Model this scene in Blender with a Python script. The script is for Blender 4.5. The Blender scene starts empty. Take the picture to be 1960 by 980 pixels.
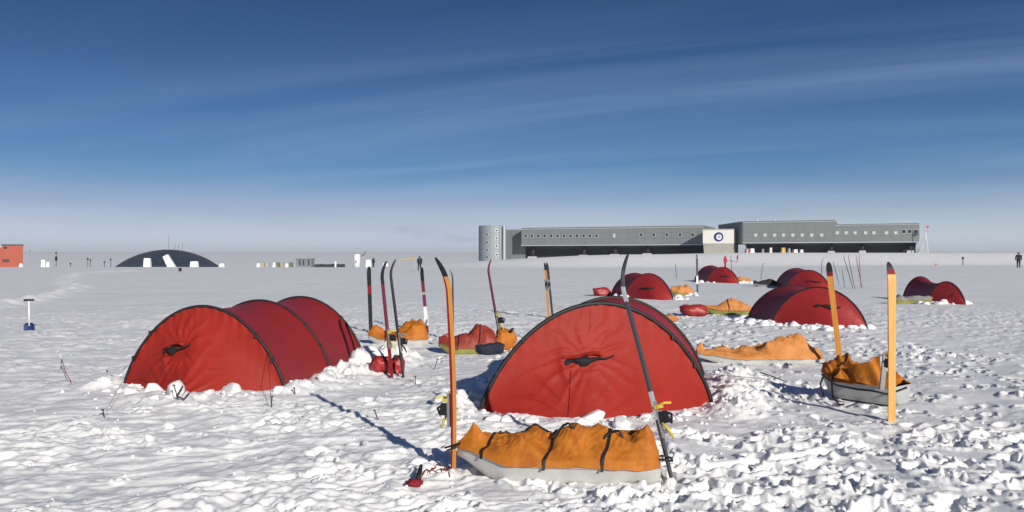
import bpy, bmesh, math, random
import numpy as np
from mathutils import Vector, Matrix, Euler

# ------------------------------------------------------------------ camera, sky, sun, exposure
SC = bpy.context.scene
COL = SC.collection
F = 1600.0; HC = 1.72                       # focal length in photo pixels (1960 wide), eye height
cam_d = bpy.data.cameras.new('camera'); cam = bpy.data.objects.new('camera', cam_d); COL.objects.link(cam)
cam.location = (0, 0, HC); cam.rotation_euler = (math.radians(90), 0, 0)
cam_d.sensor_width = 36; cam_d.lens = 36 * F / 1960
cam_d.clip_start = .05; cam_d.clip_end = 12000
SC.camera = cam

SUN_EL = math.radians(22.3)
SUN_DIR = Vector((.46 * math.cos(SUN_EL), -.888 * math.cos(SUN_EL), math.sin(SUN_EL)))   # towards the sun
world = bpy.data.worlds.new('World'); SC.world = world; world.use_nodes = True
wn = world.node_tree; wn.nodes.clear()
def N(tree, typ, **kw):
    n = tree.nodes.new(typ)
    for k, v in kw.items():
        if k in n.inputs: n.inputs[k].default_value = v
        else: setattr(n, k, v)
    return n
sky = N(wn, 'ShaderNodeTexSky', sky_type='NISHITA', sun_disc=False, sun_elevation=SUN_EL,
        sun_rotation=math.atan2(.46, -.888), altitude=2800, air_density=1.0, dust_density=.6, ozone_density=1.6)
# thin cirrus: noise on the sky direction, flattened onto a high layer
tc = N(wn, 'ShaderNodeTexCoord'); sep = N(wn, 'ShaderNodeSeparateXYZ')
wn.links.new(tc.outputs['Generated'], sep.inputs[0])
def wmath(op, a, b=None, clamp=False):
    n = N(wn, 'ShaderNodeMath', operation=op, use_clamp=clamp)
    for i, v in enumerate((a, b)):
        if v is None: continue
        if isinstance(v, (int, float)): n.inputs[i].default_value = v
        else: wn.links.new(v, n.inputs[i])
    return n.outputs[0]
zz = wmath('ADD', wmath('MAXIMUM', sep.outputs[2], 0.0), .06)
cx = wmath('DIVIDE', sep.outputs[0], zz); cy = wmath('DIVIDE', sep.outputs[1], zz)
rx = wmath('ADD', wmath('MULTIPLY', cx, .30), wmath('MULTIPLY', cy, .04))
ry = wmath('ADD', wmath('MULTIPLY', cy, .95), wmath('MULTIPLY', cx, .40))
comb = N(wn, 'ShaderNodeCombineXYZ'); wn.links.new(rx, comb.inputs[0]); wn.links.new(ry, comb.inputs[1])
nz = N(wn, 'ShaderNodeTexNoise', Scale=.7, Detail=7.0, Roughness=.55, Distortion=.5)
wn.links.new(comb.outputs[0], nz.inputs['Vector'])
nz2 = N(wn, 'ShaderNodeTexNoise', Scale=.22, Detail=2.0)
wn.links.new(comb.outputs[0], nz2.inputs['Vector'])
mr = N(wn, 'ShaderNodeMapRange', interpolation_type='SMOOTHSTEP'); mr.inputs[1].default_value = .38; mr.inputs[2].default_value = .74
wn.links.new(nz.outputs[0], mr.inputs[0])
mr2 = N(wn, 'ShaderNodeMapRange', interpolation_type='SMOOTHSTEP'); mr2.inputs[1].default_value = .34; mr2.inputs[2].default_value = .58
wn.links.new(nz2.outputs[0], mr2.inputs[0])
lowband = N(wn, 'ShaderNodeMapRange', interpolation_type='SMOOTHSTEP'); wn.links.new(sep.outputs[2], lowband.inputs[0])
for i_, v_ in ((1, .0), (2, .085), (3, .75), (4, .0)): lowband.inputs[i_].default_value = v_
nz3 = N(wn, 'ShaderNodeTexNoise', Scale=3.0, Detail=5.0, Roughness=.6)
mp3 = N(wn, 'ShaderNodeMapping'); mp3.inputs['Scale'].default_value = (1, 1, 9); wn.links.new(tc.outputs['Generated'], mp3.inputs[0]); wn.links.new(mp3.outputs[0], nz3.inputs['Vector'])
mr3 = N(wn, 'ShaderNodeMapRange', interpolation_type='SMOOTHSTEP'); mr3.inputs[1].default_value = .30; mr3.inputs[2].default_value = .66; wn.links.new(nz3.outputs[0], mr3.inputs[0])
cirrus = wmath('MULTIPLY', wmath('MULTIPLY', mr.outputs[0], mr2.outputs[0]), .34)
cf = wmath('MAXIMUM', 0.0, wmath('MULTIPLY', lowband.outputs[0], wmath('ADD', wmath('MULTIPLY', mr3.outputs[0], .7), .3)))
# the thin, dry polar air: a deeper zenith than the standard atmosphere gives
ga = N(wn, 'ShaderNodeGamma', Gamma=1.8); wn.links.new(sky.outputs[0], ga.inputs['Color'])
mu = N(wn, 'ShaderNodeMix', data_type='RGBA', blend_type='MULTIPLY'); mu.inputs[0].default_value = 1.0; mu.inputs[7].default_value = (.180, .175, .195, 1)
wn.links.new(ga.outputs[0], mu.inputs[6])
hs = N(wn, 'ShaderNodeMix', data_type='RGBA', blend_type='DARKEN'); hs.inputs[0].default_value = 1.0; hs.inputs[7].default_value = (4.8, 6.6, 11.5, 1)
wn.links.new(mu.outputs[2], hs.inputs[6])
ramp = N(wn, 'ShaderNodeValToRGB'); er = ramp.color_ramp; er.interpolation = 'CARDINAL'
SKYC = [(0.0, (.74, .80, .87)), (.0375, (.47, .56, .68)), (.087, (.165, .315, .54)), (.148, (.080, .200, .42)), (.20, (.050, .138, .325)), (.285, (.014, .068, .205)), (1.0, (.008, .032, .11))]
while len(er.elements) < len(SKYC): er.elements.new(.5)
for e_, (p_, c_) in zip(er.elements, SKYC): e_.position = p_; e_.color = (*c_, 1)
wn.links.new(sep.outputs[2], ramp.inputs[0])
sc20 = N(wn, 'ShaderNodeMix', data_type='RGBA', blend_type='MULTIPLY'); sc20.inputs[0].default_value = 1.0; sc20.inputs[7].default_value = (20, 20, 20, 1); wn.links.new(ramp.outputs[0], sc20.inputs[6])
skm = N(wn, 'ShaderNodeMix', data_type='RGBA'); skm.inputs[0].default_value = .75; wn.links.new(hs.outputs[2], skm.inputs[6]); wn.links.new(sc20.outputs[2], skm.inputs[7])
mix = N(wn, 'ShaderNodeMix', data_type='RGBA'); mix.inputs[7].default_value = (12.2, 13.6, 15.6, 1)
veil = N(wn, 'ShaderNodeMix', data_type='RGBA'); veil.inputs[7].default_value = (6.6, 9.8, 14.0, 1)
wn.links.new(cirrus, veil.inputs[0]); wn.links.new(skm.outputs[2], veil.inputs[6])
wn.links.new(cf, mix.inputs[0]); wn.links.new(veil.outputs[2], mix.inputs[6])
bg = N(wn, 'ShaderNodeBackground', Strength=.05); wo = N(wn, 'ShaderNodeOutputWorld')
wn.links.new(mix.outputs[2], bg.inputs[0]); wn.links.new(bg.outputs[0], wo.inputs[0])

sun_d = bpy.data.lights.new('sun', 'SUN'); sun = bpy.data.objects.new('sun', sun_d); COL.objects.link(sun)
sun_d.energy = 4.6; sun_d.angle = math.radians(.53); sun_d.color = (1, .94, .835)
sun.rotation_euler = SUN_DIR.to_track_quat('Z', 'Y').to_euler(); sun.location = (30, -60, 40)
SC.view_settings.view_transform = 'Standard'; SC.view_settings.look = 'None'
SC.view_settings.exposure = 0.0; SC.view_settings.gamma = 1.0
SC.cycles.max_bounces = 6; SC.cycles.volume_bounces = 0

# ------------------------------------------------------------------ helpers
random.seed(7); RNG = np.random.default_rng(11)
def sm(a, b, x):
    t = np.clip((np.asarray(x, float) - a) / (b - a), 0, 1); return t * t * (3 - 2 * t)
_perm = np.random.default_rng(3).permutation(4096).astype(np.int64)
def perlin(x, y, seed=0):
    x = np.asarray(x, float) + seed * 37.31; y = np.asarray(y, float) + seed * 11.77
    xi = np.floor(x).astype(np.int64); yi = np.floor(y).astype(np.int64)
    xf = x - xi; yf = y - yi
    u = xf ** 3 * (xf * (xf * 6 - 15) + 10); v = yf ** 3 * (yf * (yf * 6 - 15) + 10)
    def g(a, b, dx, dy):
        h = _perm[(_perm[a & 4095] + b) & 4095] * (2 * math.pi / 4096)
        return np.cos(h) * dx + np.sin(h) * dy
    n00 = g(xi, yi, xf, yf); n10 = g(xi + 1, yi, xf - 1, yf)
    n01 = g(xi, yi + 1, xf, yf - 1); n11 = g(xi + 1, yi + 1, xf - 1, yf - 1)
    return ((n00 * (1 - u) + n10 * u) * (1 - v) + (n01 * (1 - u) + n11 * u) * v) * 1.5
def fbm(x, y, o=4, seed=0, g=.5):
    s = 0; a = 1; f = 1
    for i in range(o): s = s + a * perlin(x * f, y * f, seed + i); a *= g; f *= 2.03
    return s
def n3(p, s=1.0, seed=0):      # cheap 3-D noise from three 2-D slices, p: (n,3)
    p = np.asarray(p, float) * s
    return (perlin(p[..., 0] + .7 * p[..., 2], p[..., 1] - .3 * p[..., 2], seed) + perlin(p[..., 1] + .5, p[..., 2] + .6 * p[..., 0], seed + 5) + perlin(p[..., 2] - .4 * p[..., 1], p[..., 0] + 3.1, seed + 9)) / 2

def G(px, py, z=0.0):          # point of the snow seen at a photo pixel
    Y = (HC - z) * F / (py - 490.0); return Vector(((px - 980) / F * Y, Y, z))
def AT(px, py, Y): return Vector(((px - 980) / F * Y, Y, HC - (py - 490) / F * Y))

class MB:
    """collects geometry for ONE mesh object"""
    def __init__(s): s.v = []; s.f = []; s.m = []
    def add(s, verts, faces, mi=0):
        o = len(s.v); s.v += [tuple(map(float, q)) for q in verts]
        s.f += [tuple(i + o for i in q) for q in faces]; s.m += [mi] * len(faces)
    def box(s, c, size, rot=None, mi=0, taper=1.0):
        R = rot or Matrix.Identity(3); c = Vector(c); vs = []
        for k in (-1, 1):
            t = taper if k > 0 else 1
            for j, i in ((-1, -1), (-1, 1), (1, 1), (1, -1)):
                vs.append(c + R @ Vector((i * size[0] / 2 * t, j * size[1] / 2 * t, k * size[2] / 2)))
        s.add(vs, [(0, 3, 2, 1), (4, 5, 6, 7), (0, 1, 5, 4), (1, 2, 6, 5), (2, 3, 7, 6), (3, 0, 4, 7)], mi)
    def tube(s, pts, r, n=8, mi=0, caps=True):
        pts = [Vector(p) for p in pts]; k = len(pts); rs = r if isinstance(r, (list, tuple)) else [r] * k
        vs = []; fs = []; up = None
        for i, p in enumerate(pts):
            t = (pts[min(i + 1, k - 1)] - pts[max(i - 1, 0)]).normalized()
            if up is None: up = Vector((0, 0, 1)) if abs(t.z) < .9 else Vector((1, 0, 0))
            a = t.cross(up).normalized(); b = a.cross(t).normalized(); up = b
            for j in range(n):
                an = 2 * math.pi * j / n; vs.append(p + (a * math.cos(an) + b * math.sin(an)) * rs[i])
        for i in range(k - 1):
            for j in range(n):
                j2 = (j + 1) % n; fs.append((i * n + j, i * n + j2, (i + 1) * n + j2, (i + 1) * n + j))
        if caps: fs.append(tuple(reversed(range(n)))); fs.append(tuple((k - 1) * n + j for j in range(n)))
        s.add(vs, fs, mi)
    def grid(s, P, mi=0, closed=False):      # P: (a,b,3)
        a, b = P.shape[:2]; fs = []
        for i in range(a - 1):
            for j in range(b if closed else b - 1):
                j2 = (j + 1) % b; fs.append((i * b + j, i * b + j2, (i + 1) * b + j2, (i + 1) * b + j))
        s.add(P.reshape(-1, 3), fs, mi)
    def lathe(s, c, prof, n=24, mi=0):
        an = np.linspace(0, 2 * math.pi, n, endpoint=False)
        P = np.array([[(c[0] + r * math.cos(t), c[1] + r * math.sin(t), c[2] + z) for t in an] for r, z in prof])
        s.grid(P, mi, closed=True)
    def build(s, name, mats, parent=None, smooth=False):
        me = bpy.data.meshes.new(name)
        off = parent.location if parent is not None and parent.type == 'EMPTY' else Vector((0, 0, 0))
        if parent is not None and parent.type != 'EMPTY' and parent.parent is not None: off = parent.parent.location
        vv = [(a - off.x, b - off.y, c - off.z) for a, b, c in s.v]
        me.from_pydata(vv, [], s.f)
        for m in (mats if isinstance(mats, (list, tuple)) else [mats]): me.materials.append(m)
        me.polygons.foreach_set('material_index', s.m)
        if smooth: me.polygons.foreach_set('use_smooth', [True] * len(s.f))
        me.update()
        o = bpy.data.objects.new(name, me); COL.objects.link(o)
        if parent is not None: o.parent = parent
        return o
def tag(o, label=None, cat=None, group=None, kind=None):
    if label: o['label'] = label
    if cat: o['category'] = cat
    if group: o['group'] = group
    if kind: o['kind'] = kind
    return o
def thing(name, label, cat, loc, group=None):
    o = bpy.data.objects.new(name, None); COL.objects.link(o); o.location = loc; o.empty_display_size = .2
    return tag(o, label, cat, group)

# ------------------------------------------------------------------ materials
def mat(name, col, rough=.6, metal=0., var=0., vscale=8., bump=0., bscale=40., col2=None, trans=0., spec=.5, stretch=None, detail=4.):
    m = bpy.data.materials.new(name); m.use_nodes = True; t = m.node_tree; b = t.nodes['Principled BSDF']
    b.inputs['Base Color'].default_value = (*col, 1); b.inputs['Roughness'].default_value = rough
    b.inputs['Metallic'].default_value = metal; b.inputs['Specular IOR Level'].default_value = spec
    tcn = N(t, 'ShaderNodeTexCoord'); src = tcn.outputs['Object']
    if stretch:
        mp = N(t, 'ShaderNodeMapping'); mp.inputs['Scale'].default_value = stretch
        t.links.new(src, mp.inputs[0]); src = mp.outputs[0]
    if var > 0 or col2:
        nn = N(t, 'ShaderNodeTexNoise', Scale=vscale, Detail=detail, Roughness=.6); t.links.new(src, nn.inputs['Vector'])
        mx = N(t, 'ShaderNodeMix', data_type='RGBA')
        c2 = col2 or tuple(max(0, c * (1 - var)) for c in col)
        mx.inputs[6].default_value = (*col, 1); mx.inputs[7].default_value = (*c2, 1)
        r = N(t, 'ShaderNodeMapRange'); r.inputs[1].default_value = .35; r.inputs[2].default_value = .68
        t.links.new(nn.outputs[0], r.inputs[0]); t.links.new(r.outputs[0], mx.inputs[0]); t.links.new(mx.outputs[2], b.inputs['Base Color'])
    if bump > 0:
        nb = N(t, 'ShaderNodeTexNoise', Scale=bscale, Detail=5.0, Roughness=.6); t.links.new(src, nb.inputs['Vector'])
        bp = N(t, 'ShaderNodeBump', Strength=1.0, Distance=bump); t.links.new(nb.outputs[0], bp.inputs['Height']); t.links.new(bp.outputs[0], b.inputs['Normal'])
    if trans > 0:
        tr = N(t, 'ShaderNodeBsdfTranslucent'); tr.inputs[0].default_value = (*col, 1)
        ms = N(t, 'ShaderNodeMixShader'); ms.inputs[0].default_value = trans
        t.links.new(b.outputs[0], ms.inputs[1]); t.links.new(tr.outputs[0], ms.inputs[2])
        t.links.new(ms.outputs[0], t.nodes['Material Output'].inputs[0])
    return m
def panel_mat(name, col, sx, sz, dark=.8):      # metal cladding sheets with seams, in building coordinates (x along, z up)
    m = mat(name, col, .6, .08); t = m.node_tree; b = t.nodes['Principled BSDF']
    tcn = N(t, 'ShaderNodeTexCoord'); sp = N(t, 'ShaderNodeSeparateXYZ'); cb = N(t, 'ShaderNodeCombineXYZ')
    t.links.new(tcn.outputs['Object'], sp.inputs[0]); t.links.new(sp.outputs[0], cb.inputs[0]); t.links.new(sp.outputs[2], cb.inputs[1])
    br = N(t, 'ShaderNodeTexBrick', offset=0.0, Scale=1.0)
    br.inputs['Color1'].default_value = (*col, 1); br.inputs['Color2'].default_value = (*[c * .93 for c in col], 1)
    br.inputs['Mortar'].default_value = (*[c * dark for c in col], 1)
    br.inputs['Mortar Size'].default_value = .05; br.inputs['Brick Width'].default_value = sx; br.inputs['Row Height'].default_value = sz
    t.links.new(cb.outputs[0], br.inputs['Vector']); t.links.new(br.outputs[0], b.inputs['Base Color'])
    return m
M = {}
M['tent'] = mat('red_tent_fabric', (.335, .024, .016), .55, var=.14, vscale=3, bump=.005, bscale=14, trans=.06, spec=.18)
M['tent_roof'] = mat('red_roof_fabric', (.34, .024, .020), .45, var=.14, vscale=3, bump=.004, bscale=9, trans=.08, spec=.30)
M['tent_far'] = mat('red_tent_fabric_far', (.33, .022, .024), .5, var=.1, vscale=2, bump=.02, bscale=4, trans=.08, spec=.3)
M['black'] = mat('black_webbing', (.012, .012, .014), .6, bump=.001, bscale=200)
M['mesh'] = mat('black_vent_mesh', (.008, .008, .009), .8)
M['line'] = mat('dark_cord', (.03, .028, .03), .7)
M['redcord'] = mat('red_cord', (.40, .02, .03), .7, var=.3, vscale=60)
M['orange'] = mat('orange_nylon', (.54, .185, .022), .6, var=.18, vscale=6, bump=.010, bscale=13, col2=(.36, .105, .016), spec=.2)
M['paleorange'] = mat('faded_orange_nylon', (.62, .27, .085), .6, var=.2, vscale=5, bump=.012, bscale=12, col2=(.50, .18, .045), spec=.2)
M['redcover'] = mat('red_nylon_cover', (.34, .045, .028), .55, var=.4, vscale=7, bump=.006, bscale=18)
M['redbag'] = mat('red_dry_bag', (.38, .022, .022), .45, var=.35, vscale=8, bump=.005, bscale=20)
M['hull'] = mat('white_plastic_hull', (.56, .56, .54), .38, var=.08, vscale=5, col2=(.45, .45, .43))
M['hull_grey'] = mat('scuffed_grey_hull', (.46, .47, .46), .45, var=.2, vscale=6)
M['hull_g'] = mat('yellow_green_hull', (.30, .29, .075), .45, var=.2, vscale=7)
M['hull_d'] = mat('grey_hull', (.30, .31, .30), .5, var=.2)
M['wood'] = mat('orange_ski_base', (.60, .265, .06), .5, spec=.2, var=.15, vscale=5, stretch=(8, 8, .8), col2=(.50, .20, .04))
M['wood_pale'] = mat('pale_orange_ski_base', (.78, .42, .145), .5, var=.12, vscale=5, stretch=(8, 8, .8), spec=.2, col2=(.68, .34, .10))
M['skiblack'] = mat('black_ski', (.018, .018, .02), .35)
M['skired'] = mat('dark_red_ski', (.24, .02, .028), .6, spec=.15, var=.2)
M['skipink'] = mat('magenta_ski', (.19, .028, .055), .35, var=.25, vscale=20)
M['skigrey'] = mat('grey_ski', (.055, .055, .065), .38, metal=.2)
M['skisilver'] = mat('silver_ski', (.55, .55, .56), .3, metal=.4)
M['skin'] = mat('white_climbing_skin', (.75, .74, .72), .8)
M['yellow'] = mat('yellow_plastic', (.66, .52, .05), .45, var=.1)
M['bindgrey'] = mat('grey_binding', (.32, .32, .32), .45, metal=.3, var=.2, vscale=40)
M['whiteplastic'] = mat('white_plastic', (.78, .78, .78), .4)
M['blue'] = mat('blue_shovel', (.012, .03, .16), .4, var=.15)
M['navy'] = mat('navy_cloth', (.012, .016, .04), .8, var=.2)
M['blackcloth'] = mat('black_cloth', (.014, .014, .017), .8, var=.2)
M['redcloth'] = mat('red_parka_cloth', (.42, .015, .03), .7, var=.15)
M['face'] = mat('skin_tone', (.45, .25, .17), .6)
M['steel'] = panel_mat('grey_cladding', (.22, .235, .240), 2.4, 1.5, .66)
M['steel2'] = panel_mat('grey_cladding_second', (.215, .24, .235), 2.1, 1.1, .82)
M['tower'] = panel_mat('pale_metal_cladding', (.29, .32, .35), 1.2, 1.6, .72)
M['trim'] = mat('pale_metal_trim', (.55, .57, .58), .4, metal=.3)
M['under'] = mat('dark_soffit', (.022, .024, .034), .7, var=.2, vscale=.4)  # dark paint; on the soffits it also carries the shade under the wings
M['white_panel'] = mat('white_wall_panel', (.80, .78, .73), .5, var=.05, vscale=.5)
M['beige'] = mat('beige_panel', (.48, .46, .40), .55, var=.1, vscale=.6)
M['concrete'] = mat('pale_footing', (.55, .54, .51), .8, var=.15)
M['glass'] = mat('dark_window_glass', (.012, .014, .018), .08, spec=.8)
M['litglass'] = mat('pale_blind_window', (.62, .64, .62), .3)
M['logo_blue'] = mat('logo_blue', (.02, .03, .20), .5)
M['orange_bldg'] = mat('orange_red_siding', (.37, .065, .028), .6, var=.12, vscale=.8)
M['dome'] = mat('weathered_dome_metal', (.022, .042, .085), .42, metal=.35, var=.3, vscale=.12)
M['cargo'] = [mat('cargo_' + n, c, .6) for n, c in (('white', (.75, .74, .74)), ('pink', (.55, .30, .32)), ('yellow', (.62, .38, .06)), ('grey', (.35, .35, .37)), ('tan', (.42, .36, .22)), ('green', (.13, .15, .08)))]
M['flagred'] = mat('flag_red', (.45, .03, .05), .7); M['flagwhite'] = mat('flag_white', (.75, .75, .75), .7); M['flagblue'] = mat('flag_blue', (.03, .04, .22), .7)
M['bamboo'] = mat('yellow_timber', (.60, .42, .10), .6, var=.1)

def snow_mat(name, bump=True):
    m = bpy.data.materials.new(name); m.use_nodes = True; t = m.node_tree; b = t.nodes['Principled BSDF']
    b.inputs['Roughness'].default_value = .62; b.inputs['Specular IOR Level'].default_value = .25
    b.inputs['Subsurface Weight'].default_value = .35; b.inputs['Subsurface Radius'].default_value = (1.0, 1.0, 1.0); b.inputs['Subsurface Scale'].default_value = .022
    tcn = N(t, 'ShaderNodeTexCoord')
    nn = N(t, 'ShaderNodeTexNoise', Scale=.9, Detail=6.0, Roughness=.65); t.links.new(tcn.outputs['Object'], nn.inputs['Vector'])
    mx = N(t, 'ShaderNodeMix', data_type='RGBA'); mx.inputs[6].default_value = (.80, .80, .805, 1); mx.inputs[7].default_value = (.89, .885, .875, 1)
    r = N(t, 'ShaderNodeMapRange'); r.inputs[1].default_value = .35; r.inputs[2].default_value = .65
    t.links.new(nn.outputs[0], r.inputs[0]); t.links.new(r.outputs[0], mx.inputs[0]); t.links.new(mx.outputs[2], b.inputs['Base Color'])
    if bump:
        nb = N(t, 'ShaderNodeTexNoise', Scale=26.0, Detail=6.0, Roughness=.7); t.links.new(tcn.outputs['Object'], nb.inputs['Vector'])
        bp = N(t, 'ShaderNodeBump', Strength=.8, Distance=.010); t.links.new(nb.outputs[0], bp.inputs['Height'])
        t.links.new(bp.outputs[0], b.inputs['Normal'])
    return m
M['snow'] = snow_mat('wind_packed_snow'); M['chunk'] = snow_mat('loose_snow')

# ------------------------------------------------------------------ layout of the tents (ground points of every arch), needed by the terrain
def flat(p): return Vector((p.x, p.y, 0))
TENTS = {}
LT = dict(arch=[(G(238, 747), G(545, 757), 1.13), None, (None, G(699, 691), 1.13)])
dirL = Vector((.36, 3.42, 0))
a0L, a0R = G(238, 747), G(545, 757)
LT = [(a0L + dirL * k, a0R + dirL * k, h) for k, h in ((0, 1.05), (.51, 1.03), (1.0, 1.0))]
f0L, f0R = G(921, 797), G(1360, 777)
dirF = Vector((.42, 2.25, 0))
FT = [(f0L + dirF * k, f0R + dirF * k, h) for k, h in ((0, 1.155), (1.0, 1.11))]

# ------------------------------------------------------------------ terrain
prints = []
def seed_prints(n, x0, x1, y0, y1, rmin, rmax, cond=None, ang=None):
    k = 0
    while k < n:
        x = RNG.uniform(x0, x1); y = RNG.uniform(y0, y1)
        if cond and not cond(x, y): k += 1; continue
        prints.append((x, y, RNG.uniform(rmin, rmax), RNG.uniform(.45, .75), (RNG.uniform(0, math.pi) if ang is None else ang + RNG.normal(0, .4)), RNG.uniform(.035, .085))); k += 1
seed_prints(330, .6, 5.2, 5.2, 8.2, .06, .15)
seed_prints(420, 2.4, 9.0, 7.5, 16, .07, .14)
seed_prints(160, 3.5, 8, 14, 24, .1, .2)
seed_prints(60, -1.5, 1.6, 5.0, 7.5, .06, .13)
seed_prints(60, -2.6, .6, 9.5, 19, .08, .15)
seed_prints(40, -4.5, -1.2, 5.2, 9.8, .06, .12)
PERIM = []     # (p, q, height, width): snow shovelled along the skirts of the two near tents
def perim(a, b, h, w): PERIM.append((np.array(a[:2]), np.array(b[:2]), h, w))
_ld = dirL.normalized(); _fd = dirF.normalized()
perim(LT[0][0] - _ld * .30, LT[0][0] * .5 + LT[0][1] * .5 - _ld * .95, .06, .28)
perim(LT[0][0] * .5 + LT[0][1] * .5 - _ld * .95, LT[0][1] - _ld * .32 + Vector((.1, 0, 0)), .06, .28)
perim(LT[0][1] + Vector((.28, 0, 0)), LT[1][1] + Vector((.38, 0, 0)), .15, .34)
perim(LT[1][1] + Vector((.38, 0, 0)), LT[2][1] + Vector((.5, .1, 0)), .24, .42)
perim(LT[0][0] - Vector((.25, 0, 0)), LT[2][0] - Vector((.3, 0, 0)), .12, .35)
perim(FT[0][0] - _fd * .2 - Vector((.15, 0, 0)), FT[0][0] * .5 + FT[0][1] * .5 - _fd * .85, .035, .24)
perim(FT[0][0] * .5 + FT[0][1] * .5 - _fd * .85, FT[0][1] - _fd * .32, .035, .24)
perim(FT[0][1] - _fd * .28 + Vector((.25, 0, 0)), FT[1][1] + Vector((.45, 0, 0)), .15, .36)
perim(FT[0][0] - Vector((.25, 0, 0)), FT[1][0] - Vector((.3, 0, 0)), .12, .3)
# far tents' banks are chunks only

def coarse(x, y):              # the lie of the land
    x = np.asarray(x, float); y = np.asarray(y, float); r = np.hypot(x, y)
    z = .05 * perlin(x / 5.0, y / 5.0, 2) * sm(3, 9, r) * (1 - sm(60, 120, r))
    z = z + .35 * sm(28, 58, x) * sm(45, 97, y)
    # the left: ground falls away behind a low crest, then climbs slowly to the far horizon
    dip = -4.6 * sm(118, 330, y)
    climb = 24.0 * np.clip((r - 450) / 3550.0, 0, 1) ** 1.0
    bx = sm(-48, 30, x)
    berm = (2.85 * np.clip((y - 172) / 16.0, 0, 1) - .75 * sm(120, 166, y)) * bx
    far = berm * (1 - sm(330, 900, r))
    z = z + np.where(y > 0, dip * (1 - bx * (1 - sm(330, 900, r))), dip * 0) + climb + far
    z = z + .25 * perlin(x / 40.0, y / 40.0, 6) * sm(125, 260, r) * (1 - .8 * bx)
    return z
def relief(x, y):
    x = np.asarray(x, float); y = np.asarray(y, float); r = np.hypot(x, y)
    near = 1 - sm(22, 40, r)
    u = x / np.maximum(y, 1.0)
    tr = sm(.02, .28, u + .05 * perlin(x / 1.5, y / 1.5, 20)) * (1 - sm(14, 26, r))         # trampled, right
    tr = np.maximum(tr, .5 * np.exp(-(((x + .9) / 1.4) ** 2 + ((y - 13.5) / 4) ** 2)))
    wind = (1 - tr)
    # wind-carved streaks, their axis a little off the picture plane
    ca, sa = math.cos(.42), math.sin(.42)
    a = (x * ca + y * sa); b = (-x * sa + y * ca)
    wx = a + .25 * perlin(x / .9, y / .9, 30); wy = b + .18 * perlin(x / .7, y / .7, 31)
    s1 = 1 - np.abs(perlin(wx / .85, wy / .34, 32)); s1 = s1 ** 3
    s2 = 1 - np.abs(perlin(wx / .34, wy / .15, 33)); s2 = s2 ** 2.5
    s3 = np.abs(perlin(wx / .15, wy / .08, 37))
    patch = .35 + .65 * sm(-.35, .35, perlin(x / 2.2, y / 1.4, 38) + .4 * perlin(x / .8, y / .6, 39))
    z = wind * near * (.026 * s1 + patch * (.032 * s2 + .026 * s3 + .025 * perlin(wx / .20, wy / .10, 34) + .010 * perlin(x / .07, y / .06, 44) * (1 - sm(9, 14, r))) + .026 * perlin(wx / .8, wy / .5, 35))
    mid = sm(18, 30, r) * (1 - sm(60, 110, r))
    z = z + mid * .02 * perlin(x / 2.5, y / 1.6, 36)
    t1 = np.sqrt(perlin(x / .24, y / .24, 40) ** 2 + .012); t2 = np.sqrt(perlin(x / .11, y / .11, 41) ** 2 + .02); t3 = perlin(x / .60, y / .60, 42)
    cl = np.maximum(perlin(x / .14, y / .14, 43), 0); pt = .18 + .82 * sm(-.3, .4, perlin(x / 1.1, y / 1.1, 45) + .4 * perlin(x / .4, y / .4, 47)); fine = 1 - sm(9, 15, r)
    z = z + tr * (.62 - .12 * sm(8, 13, r)) * (.044 * t3 + pt * (.040 * t1 + .014 * t2 + .014 * cl ** 1.3 + .006 * perlin(x / .07, y / .07, 46) * fine))
    z = z * (1 - .6 * np.exp(-(((x - .38) / .95) ** 4 + ((y - 6.15) / .55) ** 4)))          # trodden flat round the front sled
    return z
def bank(x, y):
    x = np.asarray(x, float); y = np.asarray(y, float); z = np.zeros_like(x)
    p = np.stack([x, y], -1)
    for a, b, h, w in PERIM:
        d = b - a; t = np.clip(((p - a) @ d) / (d @ d), 0, 1)
        dist = np.linalg.norm(p - (a + t[..., None] * d), axis=-1)
        z = np.maximum(z, h * np.exp(-(dist / w) ** 2))
    lump = .55 + .75 * np.maximum(perlin(x / .34, y / .34, 50), -.3) + .55 * np.maximum(perlin(x / .17, y / .17, 51), 0) + .35 * np.abs(perlin(x / .10, y / .10, 52))
    return z * np.clip(lump, .15, 1.7)
def H(x, y):
    return float(coarse(x, y) + relief(x, y) + (bank(np.array([x]), np.array([y]))[0] if y < 20 else 0))
def HCR(x, y): return float(coarse(x, y))

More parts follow.
